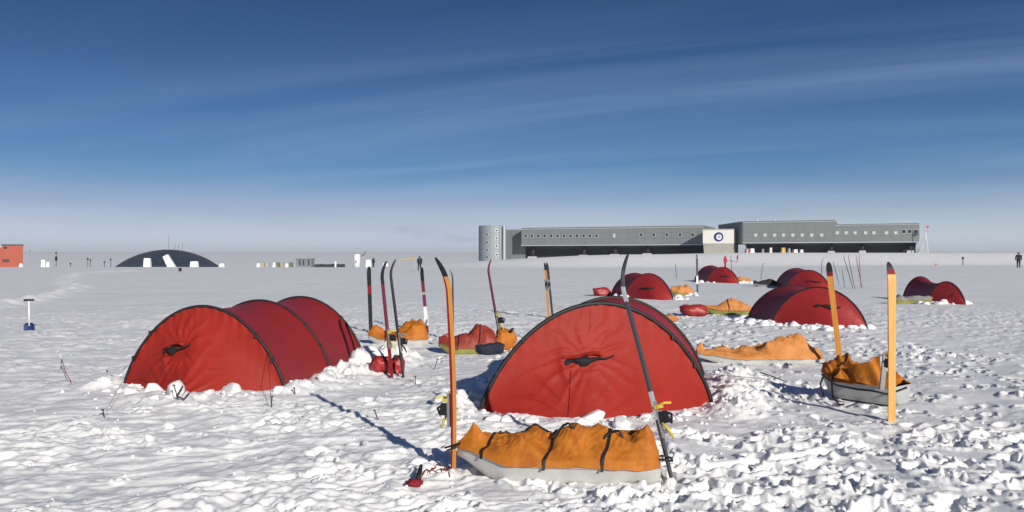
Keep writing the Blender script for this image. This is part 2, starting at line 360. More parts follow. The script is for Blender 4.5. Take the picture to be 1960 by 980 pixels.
def build_ground():
    inner = np.linspace(math.radians(52), math.radians(128), 900)
    outer = np.linspace(math.radians(128), math.radians(52 + 360), 90)[1:-1]
    th = np.concatenate([inner, outer]); n = len(th)
    r1 = np.exp(np.concatenate([np.arange(math.log(4.9), math.log(10), .0026), np.arange(math.log(10), math.log(125), .0048)])); r2 = np.exp(np.linspace(math.log(125), math.log(4000), 150))[1:]
    r0 = np.array([.6, 1.5, 2.5, 3.2, 3.8, 4.2, 4.5, 4.7, 4.8]); rr = np.concatenate([r0, r1, r2]); k = len(rr)
    R, T = np.meshgrid(rr, th, indexing='ij'); X = R * np.cos(T); Y = R * np.sin(T)
    Z = coarse(X, Y)
    nm = (Y > 2) & (R < 130); Z[nm] += relief(X[nm], Y[nm])
    nb = (Y > 4) & (R < 18); Z[nb] += bank(X[nb], Y[nb])
    idx = np.nonzero((Y > 3) & (R < 26)); xs, ys = X[idx], Y[idx]; dz = np.zeros_like(xs)
    order = np.argsort(ys); ysrt = ys[order]
    for (x, y, ra, asp, an, dep) in prints:
        lo, hi = np.searchsorted(ysrt, [y - 2 * ra, y + 2 * ra]); o = order[lo:hi]
        dx, dy = xs[o] - x, ys[o] - y; c, s = math.cos(an), math.sin(an)
        q = np.sqrt(((dx * c + dy * s) / ra) ** 2 + ((-dx * s + dy * c) / (ra * asp)) ** 2)
        q = q + .32 * perlin(xs[o] / .10, ys[o] / .10, 77) + .15 * perlin(xs[o] / .04, ys[o] / .04, 78)
        dz[o] += -dep * (1 - sm(.55, 1.05, q)) + dep * .32 * np.exp(-((q - 1.3) / .28) ** 2)
    # ski track and sled groove on the right, the narrow trail on the left
    def groove(pts, w, dep):
        pts = np.array(pts)[:, :2]; P = np.stack([xs, ys], -1); best = np.full(len(xs), 9.)
        for a, b in zip(pts[:-1], pts[1:]):
            d = b - a; t = np.clip(((P - a) @ d) / (d @ d), 0, 1); best = np.minimum(best, np.linalg.norm(P - (a + t[:, None] * d), axis=-1))
        return dep * (-(1 - sm(w * .5, w, best)) + .8 * np.exp(-((best - w * 1.5) / (w * .5)) ** 2))
    dz += groove([G(1330, 905), G(1450, 890), G(1590, 866)], .07, .035)
    Z[idx] += dz
    # trail
    xs, ys = X.ravel(), Y.ravel(); sel = np.nonzero((ys > 20) & (ys < 130) & (xs < 0) & (np.hypot(xs, ys) < 130))[0]
    P = np.stack([xs[sel], ys[sel]], -1); best = np.full(len(sel), 9.)
    tp = [np.array(G(*q)[:2]) for q in ((-20, 592), (60, 577), (118, 563), (150, 550), (128, 543), (138, 530), (150, 524), (260, 519))]
    for a, b in zip(tp[:-1], tp[1:]):
        d = b - a; t = np.clip(((P - a) @ d) / (d @ d), 0, 1); best = np.minimum(best, np.linalg.norm(P - (a + t[:, None] * d), axis=-1))
    w = .35 + .006 * P[:, 1]
    zz = Z.ravel(); zz[sel] += .16 * np.exp(-((best - 0) / w) ** 2) * (1 + .8 * perlin(P[:, 0] / .8, P[:, 1] / .8, 60)); Z = zz.reshape(X.shape)
    V = np.stack([X, Y, Z], -1).reshape(-1, 3); V = np.vstack([V, [[0, 0, float(coarse(0., 0.))]]])
    i = np.arange(k - 1)[:, None] * n; j = np.arange(n)[None, :]; j2 = (j + 1) % n
    Fq = np.stack([i + j, i + n + j, i + n + j2, i + j2], -1).reshape(-1, 4)
    c = k * n; Ft = np.stack([np.full(n, c), np.arange(n), (np.arange(n) + 1) % n], -1)
    me = bpy.data.meshes.new('snow_ground'); me.vertices.add(len(V)); me.vertices.foreach_set('co', V.ravel())
    nl = Fq.size + Ft.size; me.loops.add(nl); me.loops.foreach_set('vertex_index', np.concatenate([Fq.ravel(), Ft.ravel()]).astype(np.int32))
    npoly = len(Fq) + len(Ft); me.polygons.add(npoly)
    st = np.concatenate([np.arange(len(Fq)) * 4, Fq.size + np.arange(n) * 3]).astype(np.int32)
    me.polygons.foreach_set('loop_start', st)
    me.update(calc_edges=True); me.validate()
    me.polygons.foreach_set('use_smooth', np.ones(npoly, bool))
    me.materials.append(M['snow'])
    o = bpy.data.objects.new('ground', me); COL.objects.link(o); o['kind'] = 'structure'
build_ground()

# haze: thin ice-crystal air round the whole plain
HAZE = True
if HAZE:
    mb = MB(); mb.box((0, 0, 13), (8400, 8400, 42)); hz_m = bpy.data.materials.new('haze'); hz_m.use_nodes = True
    t = hz_m.node_tree; t.nodes.remove(t.nodes['Principled BSDF'])
    vol = N(t, 'ShaderNodeVolumePrincipled'); vol.inputs['Color'].default_value = (.86, .90, .97, 1); vol.inputs['Density'].default_value = .00022; vol.inputs['Anisotropy'].default_value = .0
    t.links.new(vol.outputs[0], t.nodes['Material Output'].inputs['Volume'])
    hz = mb.build('haze', hz_m); hz['kind'] = 'stuff'; hz['label'] = 'thin pale haze over the far snow plain'

# snow chunks ---------------------------------------------------------------
_ico = {}
def ico(sub):
    if sub not in _ico:
        bm = bmesh.new(); bmesh.ops.create_icosphere(bm, subdivisions=sub, radius=1); bm.verts.ensure_lookup_table()
        _ico[sub] = (np.array([v.co[:] for v in bm.verts]), [tuple(v.index for v in f.verts) for f in bm.faces]); bm.free()
    return _ico[sub]
def chunk(mb, p, r, sub=2, squash=(1, 1, .75), rough=.35, seed=None):
    v, f = ico(sub); sd = random.uniform(0, 50) if seed is None else seed
    d = np.ones(len(v))
    for _ in range(9):                                        # broken faces: the ball is cut by random planes
        nr = np.array([random.gauss(0, 1) for _ in range(3)]); nr /= np.linalg.norm(nr); dt = v @ nr
        d = np.where(dt > .05, np.minimum(d, random.uniform(.45, .85) / np.maximum(dt, .05)), d)
    d = d * (1 + rough * .35 * n3(v + sd, 1.6, 1) + rough * .45 * n3(v + sd, 4.0, 2))
    w = v * d[:, None] * 1.25
    w = w * np.array(squash) * r
    a = random.uniform(0, 6.28); c, s = math.cos(a), math.sin(a)
    w = np.stack([w[:, 0] * c - w[:, 1] * s, w[:, 0] * s + w[:, 1] * c, w[:, 2]], -1) + np.array(p)
    mb.add(w, f)
def line_chunks(mb, a, b, n, rmin, rmax, spread, lift=.3, sub=2):
    a, b = Vector(a), Vector(b)
    for _ in range(n):
        t = random.random(); p = a.lerp(b, t); x = p.x + random.gauss(0, spread); y = p.y + random.gauss(0, spread)
        r = rmin + (rmax - rmin) * random.random() ** 2.2
        z = H(x, y) if y < 30 else HCR(x, y)
        chunk(mb, (x, y, z + r * lift * random.uniform(-.5, 1)), r, sub)

# ------------------------------------------------------------------ tents
def arch_pts(L, R, h, n=41, lean=0.0, p=.66):
    s = np.linspace(-1, 1, n); s = np.sin(s * math.pi / 2) * .55 + s * .45
    s = np.sign(s) * np.abs(s) ** .9
    L = np.array(L); R = np.array(R); c = (L + R) / 2; w = (R - L) / 2
    z = h * np.maximum(1 - np.abs(s) ** 2.0, 0) ** p
    P = c[None] + s[:, None] * w[None]; P = P.copy(); P[:, 2] = z
    return P, s
def make_tent(label, arches, front, rear, vent=(.40, .50, .60), tipdrop=1.0, far=False, baseh=0.0, sleeve=.02, gl=True, mats=None, res=41, wr=1.0, skirt_p=1.4):
    cx = sum(((Vector(a[0]) + Vector(a[1])) / 2 for a in arches), Vector()) / len(arches); cx.z = baseh
    t = thing('tunnel_tent', label, 'tent', cx, 'red tunnel tents of the camp')
    m_wall, m_roof = mats or ((M['tent'], M['tent_roof']) if not far else (M['tent_far'], M['tent_far']))
    A = [arch_pts(Vector(a[0]), Vector(a[1]), a[2], res, p=.66 if far else .74) for a in arches]
    P = [a[0] + np.array([0, 0, baseh]) for a in A]; s = A[0][1]
    # roof between arches, sagging a little between poles
    rows = []
    for i in range(len(P) - 1):
        ns = 4 if far else 14
        for k in range(ns):
            f = k / ns; q = P[i] * (1 - f) + P[i + 1] * f
            sag = .055 * math.sin(math.pi * f) * (arches[i][3] if len(arches[i]) > 3 else 1)
            c = q.mean(0); c[2] = baseh
            q = c + (q - c) * (1 - sag * (1 - .3 * np.abs(s))[:, None])
            if not far: q[:, 2] += .003 * perlin(s * 9 + i, np.full_like(s, f * 5), 70 + i) * wr
            rows.append(q)
    rows.append(P[-1]); R = np.array(rows)
    mb = MB(); mb.grid(R); roof = mb.build('roof', m_roof, t, True)
    # end walls
    def wall(Pa, d, sgn, name, is_front):
        d = np.array(d); ns = 10 if far else 70
        Lb, Rb = Pa[0], Pa[-1]; base = Lb[None] + (Rb - Lb)[None] * ((s[:, None] + 1) / 2)
        shp = np.maximum(1 - np.abs(s) ** skirt_p, 0)
        gnd = base + d[None] * shp[:, None]; gnd[:, 2] = baseh - .02
        S = np.linspace(0, 1, ns); W = Pa[None] * (1 - S[:, None, None]) + gnd[None] * S[:, None, None]
        # taut cloth drawn in toward the middle seam, creases fanning from the vent and the bottom tab
        out = np.array(d) / np.linalg.norm(d); sg = np.broadcast_to(s[None, :], W.shape[:2]); SS = np.broadcast_to(S[:, None], W.shape[:2])
        belly = -.10 * np.sin(math.pi * SS) * (1 - sg ** 2)
        if is_front and not far:
            vs, vt = vent[0], vent[1] * 2 - 1
            dx = (sg - vt) * 1.2; dy = (SS - vs) * 1.2; rr = np.hypot(dx, dy); an = np.arctan2(dy, dx)
            up = np.exp(-((sg - vt) / .18) ** 2) * np.clip((vs - SS) / vs, 0, 1)
            cr = lambda ph: (1 - np.abs(np.sin(ph))) ** 2.2                    # narrow taut creases
            belly = belly + wr * .016 * cr(sg * 40 + 2.5 * perlin(sg * 4, SS * 2, 80)) * up * np.clip(.5 + perlin(sg * 6, SS * .5, 82), 0, 1.4)
            belly = belly + wr * .015 * cr(an * 7 + 1.6 * perlin(dx * 3, dy * 3, 81)) * np.exp(-(rr / .42) ** 2) * sm(.03, .12, rr)
            bx = (sg - vt) * 1.2; by = (1.05 - SS) * 1.1; an2 = np.arctan2(by, bx); r2 = np.hypot(bx, by)
            belly = belly + wr * .020 * cr(an2 * 9.5 + 1.2 * perlin(bx * 2, by * 2, 83)) * np.exp(-((r2 - .42) / .30) ** 2) * sm(0, .2, by) * (sm(.0, .30, np.abs(bx))) * np.clip(.55 + 1.2 * perlin(an2 * 3, r2, 84), 0, 1.3)
            # zip seam: a slight ridge
            belly = belly + .025 * np.exp(-np.abs(sg - vt) / .06) * sm(vs, 1, SS)
            # puckered edge along the pole
            belly = belly + wr * .003 * np.sin(sg * 55) * np.exp(-SS / .10) * (1 - sm(.0, 1.0, SS))
        W = W + out[None, None] * belly[..., None]
        mb = MB(); mb.grid(W[:, ::-1] if sgn > 0 else W); o = mb.build(name, m_wall, t, True)
        return W, out
    W, out = wall(P[0], front, 1, 'front_wall', True)
    wall(P[-1], rear, -1, 'rear_wall', False)
    # black pole sleeves
    for i, q in enumerate(P):
        c = q.mean(0); c[2] = baseh; k = MB()
        qq = c + (q - c) * (1 + .008); k.tube(qq, sleeve, 8); k.build('pole_sleeve', M['black'], t, True)
    # vent: dark mesh slit under a small hood on the front wall
    ns, nt = W.shape[:2]; i0 = int(vent[0] * ns); jc = int(round(vent[1] * (nt - 1)))
    c0 = W[i0, jc]; tx = W[i0, min(jc + 2, nt - 1)] - W[i0, max(jc - 2, 0)]; tx = tx / np.linalg.norm(tx)
    ty = W[min(i0 + 2, ns - 1), jc] - W[max(i0 - 2, 0), jc]; ty = ty / np.linalg.norm(ty)
    nn = np.cross(ty, tx); nn = nn * (1 if nn @ out > 0 else -1)
    vw = vent[2]; g = np.zeros((9, 25, 3)); us = np.linspace(-1, 1, 25)
    for a in range(9):
        f = a / 8; droop = .045 * math.sin(f * math.pi)
        hgt = .085 * (1 - np.abs(us) ** 8) * (1 + .55 * np.sin(us * 5.5 + 1.2) + .25 * perlin(us * 4.3, us * 0 + a * .1, 90))
        g[a] = c0 + tx * (us[:, None] * vw / 2) + ty * ((f - .5) * hgt)[:, None] + nn * ((.012 + droop * (1 - us ** 2)))[:, None] + ty * (.010 * np.sin(us * 4 + .6))[:, None]
    k = MB(); k.grid(g); v = k.build('vent', M['mesh'], t, True)
    if not far:
        # cloth hood pulled out over the slit, and the zip below it
        gh = np.zeros((5, 25, 3))
        for a in range(5):
            f = a / 4; gh[a] = c0 + tx * (us[:, None] * vw * .54) - ty * (.085 - .045 * f + .012 * np.sin(us * 4))[:, None] + nn * (.008 + .040 * f * (1 - us ** 4) + .01 * np.sin(us * 11) * f)[:, None]
        k = MB(); k.grid(gh); k.build('vent_hood', m_wall, t, True)
        zz_ = [Vector(W[i, jc - 4] + nn * .006) for i in range(i0 + 3, ns, 3)]
        k = MB(); k.tube(zz_, .0055, 5); k.build('zip', M['skired'], t, True)
        for i, q in enumerate(P):
            for fr in (.13, .25, .75, .87):
                p_ = Vector(q[int(fr * (len(q) - 1))]); c_ = Vector(q.mean(0)); d_ = (p_ - c_).normalized()
                k = MB(); k.box(p_ + d_ * .012 - Vector(out) * -.012, (.035, .05, .06)); k.build('clip', M['black'], t)
        k = MB(); e = Vector(c0 + tx * vw * .5 + nn * .02); k.tube([e - Vector(tx) * .05, e + Vector(tx) * .06 + Vector(ty) * .005, e + Vector(tx) * .14 - Vector(ty) * .02], .010, 6)
        k.build('toggle', M['mesh'], v, True)
    return t, P, W
def guy(label, a, b, m=None, r=.0035):
    pass

tL, PL, WL = make_tent('long red tunnel tent at left with three black arches, seen at a slant', LT, tuple(-_ld * .62), tuple(_ld * .6), vent=(.47, .40, .30), baseh=.03, sleeve=.019, res=121, skirt_p=1.12, wr=3.2)
tF, PF, WF = make_tent('large red tent in the centre foreground, end wall with black vent facing the camera', FT, tuple(-_fd * .55), tuple(_fd * .6), vent=(.50, .455, .42), baseh=.03, sleeve=.024, res=121, wr=2.4)
def far_tent(label, arches, front, rear, vent):
    z = min(HCR(a[0].x, a[0].y) for a in arches)
    return make_tent(label, arches, front, rear, vent=vent, far=True, baseh=z, sleeve=.018, res=25)
def farch(pl, pr, Y0, Y1, h, sag=1.6): return (Vector(((pl - 980) / F * Y0, Y0, 0)), Vector(((pr - 980) / F * Y1, Y1, 0)), h, sag)
def px_tent(label, arcs, front, rear, vent):   # arcs: (px left, px right, Y left, Y right, height)
    return far_tent(label, [farch(*a) for a in arcs], front, rear, vent)
px_tent('red tent behind the large centre tent, small red bag at its left end', [(1196, 1288, 33.8, 32.4, 1.02), (1170, 1262, 36.2, 34.8, .98)], (.1, -.7, 0), (-.1, .7, 0), (.5, .45, .75))
px_tent('small distant red tent just below the round emblem of the station', [(1352, 1414, 54, 52.5, 1.0), (1329, 1392, 57.5, 56.5, 1.06)], (.25, -.8, 0), (-.2, .8, 0), (.55, .5, .8))
px_tent('broad dark red tent right of centre with the orange ski standing before it', [(1478, 1660, 20.4, 19.4, .97), (1432, 1606, 22.6, 21.8, .93)], (.05, -.6, 0), (-.1, .6, 0), (.48, .56, .6))
px_tent('red tent half hidden behind the broad dark red tent', [(1506, 1590, 43, 41.5, 1.0), (1484, 1566, 46.5, 45.5, 1.04)], (.1, -.7, 0), (-.1, .7, 0), (.5, .55, .8))
px_tent('red tent farthest right, sagging between its two arches', [(1776, 1848, 30.6, 29.6, .82, 3.2), (1728, 1796, 33.6, 33.0, .92)], (.35, -.55, 0), (-.3, .6, 0), (.5, .5, .02))

# snow banks and loose clods (uncountable) ------------------------------------
bk = MB()
for a, b, h, w in PERIM:
    L = np.linalg.norm(b - a); a3 = (a[0], a[1], 0); b3 = (b[0], b[1], 0)
    line_chunks(bk, a3, b3, int(L * 7), .03, .12 if h > .07 else .085, .11, .0, 3)
    line_chunks(bk, a3, b3, int(L * 30), .008, .028, .24, .1, 2)
def far_bank(p, q, n, r0, r1, sp=.18): line_chunks(bk, G(*p), G(*q), n, r0, r1 * 1.25, sp, -.1, 2)
far_bank((1430, 620), (1560, 632), 70, .04, .14, .15); far_bank((1560, 634), (1655, 630), 45, .04, .12, .15); far_bank((1400, 612), (1450, 626), 30, .04, .15, .2)
far_bank((1190, 570), (1300, 573), 60, .05, .2, .25); far_bank((1340, 541), (1425, 542), 40, .06, .22, .3); far_bank((1770, 581), (1850, 581), 40, .05, .16, .25)
far_bank((1300, 560), (1330, 568), 15, .05, .15)
tag(bk.build('snow_chunks', M['chunk'], None, True), 'lumps of shovelled snow banked along the tent skirts', 'snow', kind='stuff')
cl = MB()
for _ in range(900):
    y = 5.4 + 7 * random.random() ** 1.6; x = random.uniform(.05, .68) * y + random.gauss(0, .2)
    r = .007 + .028 * random.random() ** 3.5; chunk(cl, (x, y, H(x, y) + r * .1), r, 1, rough=.3)
for _ in range(350):
    y = 5.4 + 12 * random.random() ** 1.3; x = random.uniform(-.62, .1) * y
    r = .006 + .016 * random.random() ** 3; chunk(cl, (x, y, H(x, y) + r * .2), r, 1, rough=.3)
tag(cl.build('snow_crumbs', M['chunk'], None, True), 'crumbs of broken snow crust scattered over the trampled ground', 'snow', kind='stuff')
def snow_block(p, r, label, sq=(1, .7, 1)):
    mb = MB(); chunk(mb, p, r, 3, sq, .22); tag(mb.build('snow_block', M['chunk'], None, True), label, 'snow block', 'big snow blocks on the tent skirts')
snow_block(G(330, 772) + Vector((0, .05, .10)), .165, 'big white snow block leaning on the front of the left tent', (1, .6, .95))
snow_block(G(436, 768) + Vector((0, .1, .06)), .15, 'rounded snow lump on the front skirt of the left tent, right of its tip', (1.1, .7, .8))
snow_block(G(283, 765) + Vector((0, .1, .06)), .11, 'small snow lump at the lower left corner of the left tent', (1, .7, .9))
snow_block(G(690, 712) + Vector((0, .2, .16)), .24, 'large snow heap at the far right end of the left tent', (1.5, .9, .8))
snow_block(G(1133, 818) + Vector((0, .15, .06)), .13, 'flat snow block on the skirt of the centre tent above the sled', (1.3, .7, .55))
snow_block(G(1186, 826) + Vector((0, .1, .06)), .10, 'snow lump on the centre tent skirt beside the right peak of the sled cover', (1, .8, .8))

# ------------------------------------------------------------------ skis
def make_ski(label, bpx, tpx, curl, top, base, edge, w=.068, dY=0.0, Lc=.24, oc=.075, tipband=None, bands=None, binding=None, skin=None, parts=True, group='skis planted upright in the snow', sink=.12, tips=.10, name='ski', bow=.0):
    B = G(*bpx); B.z = H(B.x, B.y) if B.y < 30 else HCR(B.x, B.y)
    T = AT(tpx[0], tpx[1], B.y + dY); c = Vector(curl).normalized()
    ax = (T - B).normalized(); neck = T - ax * Lc - c * oc
    ax = (neck - B).normalized(); B2 = B - ax * sink
    n = c - ax * c.dot(ax); n.normalize(); wd = ax.cross(n)
    pts = []; K = 22
    for i in range(K + 1):
        f = i / K; pts.append(B2.lerp(neck, f) - n * bow * math.sin(math.pi * f))
    for i in range(1, 13):
        f = i / 12; pts.append(neck + ax * (Lc * f) + n * (oc * f * f))
    tot = len(pts); L = (neck - B2).length + Lc; d = 0; ds = [0]
    for i in range(1, tot): d += (pts[i] - pts[i - 1]).length; ds.append(d)
    slots = [top, base, edge]; extra = {}
    def slot(m):
        if m not in slots: slots.append(m)
        return slots.index(m)
    t = thing(name, label, 'ski', B, group) if parts else None
    mb = MB(); rings = []
    for i, p in enumerate(pts):
        f = ds[i] / d; tg = (pts[min(i + 1, tot - 1)] - pts[max(i - 1, 0)]).normalized(); nn = (n - tg * n.dot(tg)).normalized()
        ww = w * (.94 + .18 * max(0, (f - .45) / .5) ** 1.5 + .04 * (1 - f) ** 2)
        if f > 1 - tips: q = (f - (1 - tips)) / tips; ww *= math.sqrt(max(1 - q ** 2.2, .03))
        th = .007 + .007 * math.sin(math.pi * min(1, f * 1.03)) if f < .9 else .006
        rings.append([p + wd * (ww / 2) + nn * th, p - wd * (ww / 2) + nn * th, p - wd * (ww / 2) - nn * th * .5, p + wd * (ww / 2) - nn * th * .5])
    vs = [v for r in rings for v in r]; fs = []; ms = []
    for i in range(tot - 1):
        f = (ds[i] + ds[i + 1]) / 2 / d; ti, bi = 0, 1; ei = 2
        if tipband and f > tipband[0]: ti = bi = ei = slot(tipband[1])
        for (f0, f1, m, which) in (bands or []):
            if f0 <= f < f1:
                if 't' in which: ti = slot(m)
                if 'b' in which: bi = slot(m)
                if 'e' in which: ei = slot(m)
        for k, mi in zip(range(4), (ti, ei, bi, ei)):
            k2 = (k + 1) % 4; fs.append((i * 4 + k, i * 4 + k2, i * 4 + 4 + k2, i * 4 + 4 + k)); ms.append(mi)
    fs.append((0, 1, 2, 3)); ms.append(2); e = (tot - 1) * 4; fs.append((e + 3, e + 2, e + 1, e)); ms.append(2)
    mb.v = [tuple(v) for v in vs]; mb.f = fs; mb.m = ms
    if not parts:
        o = mb.build(name, slots); tag(o, label, 'ski', group); return o
    mb.build('ski_body', slots, t)
    R3 = Matrix((wd, n, ax)).transposed()
    def at(h, off=0, side=0): return B + ax * h + n * off + wd * side
    if binding:
        h0, size, style = binding; z = size
        k = MB(); k.box(at(h0, .020), (.058 * z, .022, .30 * z), R3); k.build('binding_plate', M['bindgrey'], t)
        k = MB(); k.box(at(h0 + .10 * z, .05 * z), (.085 * z, .05 * z, .03 * z), R3); k.tube([at(h0 + .10 * z, .05 * z, -.04 * z), at(h0 + .12 * z, .11 * z, -.03 * z), at(h0 + .11 * z, .15 * z, .02 * z)], .010 * z, 6)
        k.build('toe_piece', M['yellow'] if style == 'y' else M['bindgrey'], t)
        k = MB(); k.box(at(h0 + .01, .07 * z, .01), (.07 * z, .07 * z, .10 * z), R3, taper=.75); k.tube([at(h0 + .05 * z, .08 * z, .03 * z), at(h0 + .02 * z, .13 * z, .03 * z), at(h0 - .05 * z, .12 * z, .0)], .012 * z, 6); k.build('heel_cup', M['black'], t)
        k = MB(); k.tube([at(h0 - .03 * z, .05 * z, -.02 * z), at(h0 - .09 * z, .085 * z, -.01 * z), at(h0 - .17 * z, .105 * z, .01 * z)], [.010 * z, .014 * z, .009 * z], 6); k.build('heel_strap', M['yellow'] if style == 'y' else M['black'], t, True)
    if skin:
        k = MB(); k.box(at(skin[0], .003), (w * 1.25, .03, skin[1]), R3, taper=.75); k.build('climbing_skin', M['skin'], t)
    return t
S = M
make_ski('tall orange ski with black curled tip, standing at the left end of the front sled', (867, 912), (828, 493), (-1, .42, 0), M['skired'], M['wood'], M['skired'], w=.066, Lc=.30, oc=.115, tipband=(.90, M['skiblack']),
         bands=[(0, .9, M['skired'], 't')], binding=(.47, .85, 'y'), bow=.02)
make_ski('black and silver ski with a curled tip, crossing the large centre tent', (1285, 922), (1209, 491), (1, -.55, 0), M['skigrey'], M['skiblack'], M['skigrey'], w=.058, Lc=.30, oc=.12, tipband=(.92, M['skiblack']),
         bands=[(.30, .42, M['skisilver'], 'te'), (.80, .86, M['skisilver'], 'te'), (.0, .2, M['skiblack'], 'e')], binding=(.46, .95, 'y'), bow=-.01, dY=.3)
make_ski('broad orange ski with a black tip, standing in front of the right sled', (1707, 802), (1699, 502), (-.05, 1, 0), M['skired'], M['wood_pale'], M['wood'], w=.080, Lc=.22, oc=.08, tipband=(.955, M['skiblack']), bands=[(.915, .955, M['skired'], 'tbe')], binding=(.6, .9, 'y'), sink=.02, tips=.13)
make_ski('slimmer orange ski with a dark tip, leaning left behind the right sled', (1609, 704), (1586, 502), (-.35, -1, 0), M['wood'], M['wood'], M['wood'], w=.085, Lc=.26, oc=.10, tipband=(.90, M['skiblack']), bands=[(.86, .9, M['skired'], 'tbe')], dY=.0)
make_ski('magenta and black ski with hooked tip beside the red stuff sack', (750, 727), (742, 501), (.92, -.4, 0), M['skipink'], M['skiblack'], M['skired'], w=.062, Lc=.25, oc=.10, tipband=(.80, M['skiblack']), bands=[(.55, .78, M['skipink'], 'tbe'), (0, .3, M['skired'], 'te')], binding=(.55, .9, 'y'))
make_ski('thin grey ski with hooked tip, right one of the pair at the red stuff sack', (772, 724), (760, 498), (.95, -.3, 0), M['skigrey'], M['skigrey'], M['skiblack'], w=.055, Lc=.25, oc=.11, binding=(.50, .9, 'k'))
make_ski('black ski with a red band, behind the left end of the small orange sled', (710, 640), (707, 510), (0, 1, 0), M['skiblack'], M['skiblack'], M['skiblack'], w=.085, tipband=None, bands=[(.62, .74, M['skired'], 'tbe')])
make_ski('dark magenta ski with white foot, at the right end of the small orange sled', (818, 640), (808, 512), (.1, 1, 0), M['skipink'], M['skipink'], M['skiblack'], w=.072, tipband=(.80, M['skiblack']), bands=[(.60, .66, M['skisilver'], 'tb')], skin=(.36, .42))
make_ski('very thin pale grey ski standing behind the red sled cover', (868, 665), (861, 516), (-.9, -.4, 0), M['skigrey'], M['skigrey'], M['skigrey'], w=.05, Lc=.2, oc=.05, binding=(.45, .8, 'k'))
make_ski('dark hooked ski with yellow binding at the left edge of the centre tent', (960, 668), (942, 498), (.9, -.4, 0), M['skipink'], M['skiblack'], M['skiblack'], w=.065, Lc=.25, oc=.10, binding=(.52, 1.1, 'y'))
make_ski('left ski of the tan pair standing behind the centre tent', (1050, 612), (1042, 503), (-.3, -.9, 0), M['wood'], M['skigrey'], M['skiblack'], w=.06, Lc=.2, oc=.06, binding=(.9, .9, 'k'), tipband=(.85, M['skiblack']))
make_ski('right ski of the dark pair standing behind the centre tent', (1058, 612), (1046, 502), (-.3, -.9, 0), M['skigrey'], M['skiblack'], M['skiblack'], w=.06, Lc=.2, oc=.06, binding=(.9, .9, 'k'))
make_ski('dark ski standing at the left end of the small distant tent', (1335, 558), (1333, 487), (0, 1, 0), M['skiblack'], M['skigrey'], M['skiblack'], w=.09, skin=(.6, .4))
for lab, b, tp, m in (('thin grey ski far off between the two middle tents', (1295, 533), (1294, 505), 'skigrey'),
        ('thin dark ski right of the small distant tent', (1402, 535), (1400, 488), 'skigrey'),
        ('thin grey ski left of the tent behind the broad tent, leaning right', (1456, 535), (1462, 503), 'skigrey'),
        ('dark ski with tip bent over, just left of the slimmer orange ski', (1571, 545), (1578, 494), 'skiblack'),
        ('grey ski tilting left, just right of the slimmer orange ski', (1606, 545), (1596, 500), 'skigrey'),
        ('leftmost dark ski of the cluster behind the broad tent', (1633, 553), (1616, 488), 'skiblack'),
        ('second dark ski of the cluster behind the broad tent, leaning right of the first', (1636, 553), (1625, 487), 'skigrey'),
        ('dark red ski at the right side of the ski cluster', (1650, 552), (1640, 489), 'skired'),
        ('grey ski at the far right of the ski cluster', (1648, 550), (1646, 486), 'skigrey'),
        ('short grey ski standing before the ski cluster', (1617, 550), (1614, 516), 'skigrey')):
    make_ski(lab, b, tp, (.8, -.5, 0), M[m], M[m], M[m], w=.075, Lc=.25, oc=.12 if 'bent' in lab else .05, parts=False, group='skis standing far off in the camp')

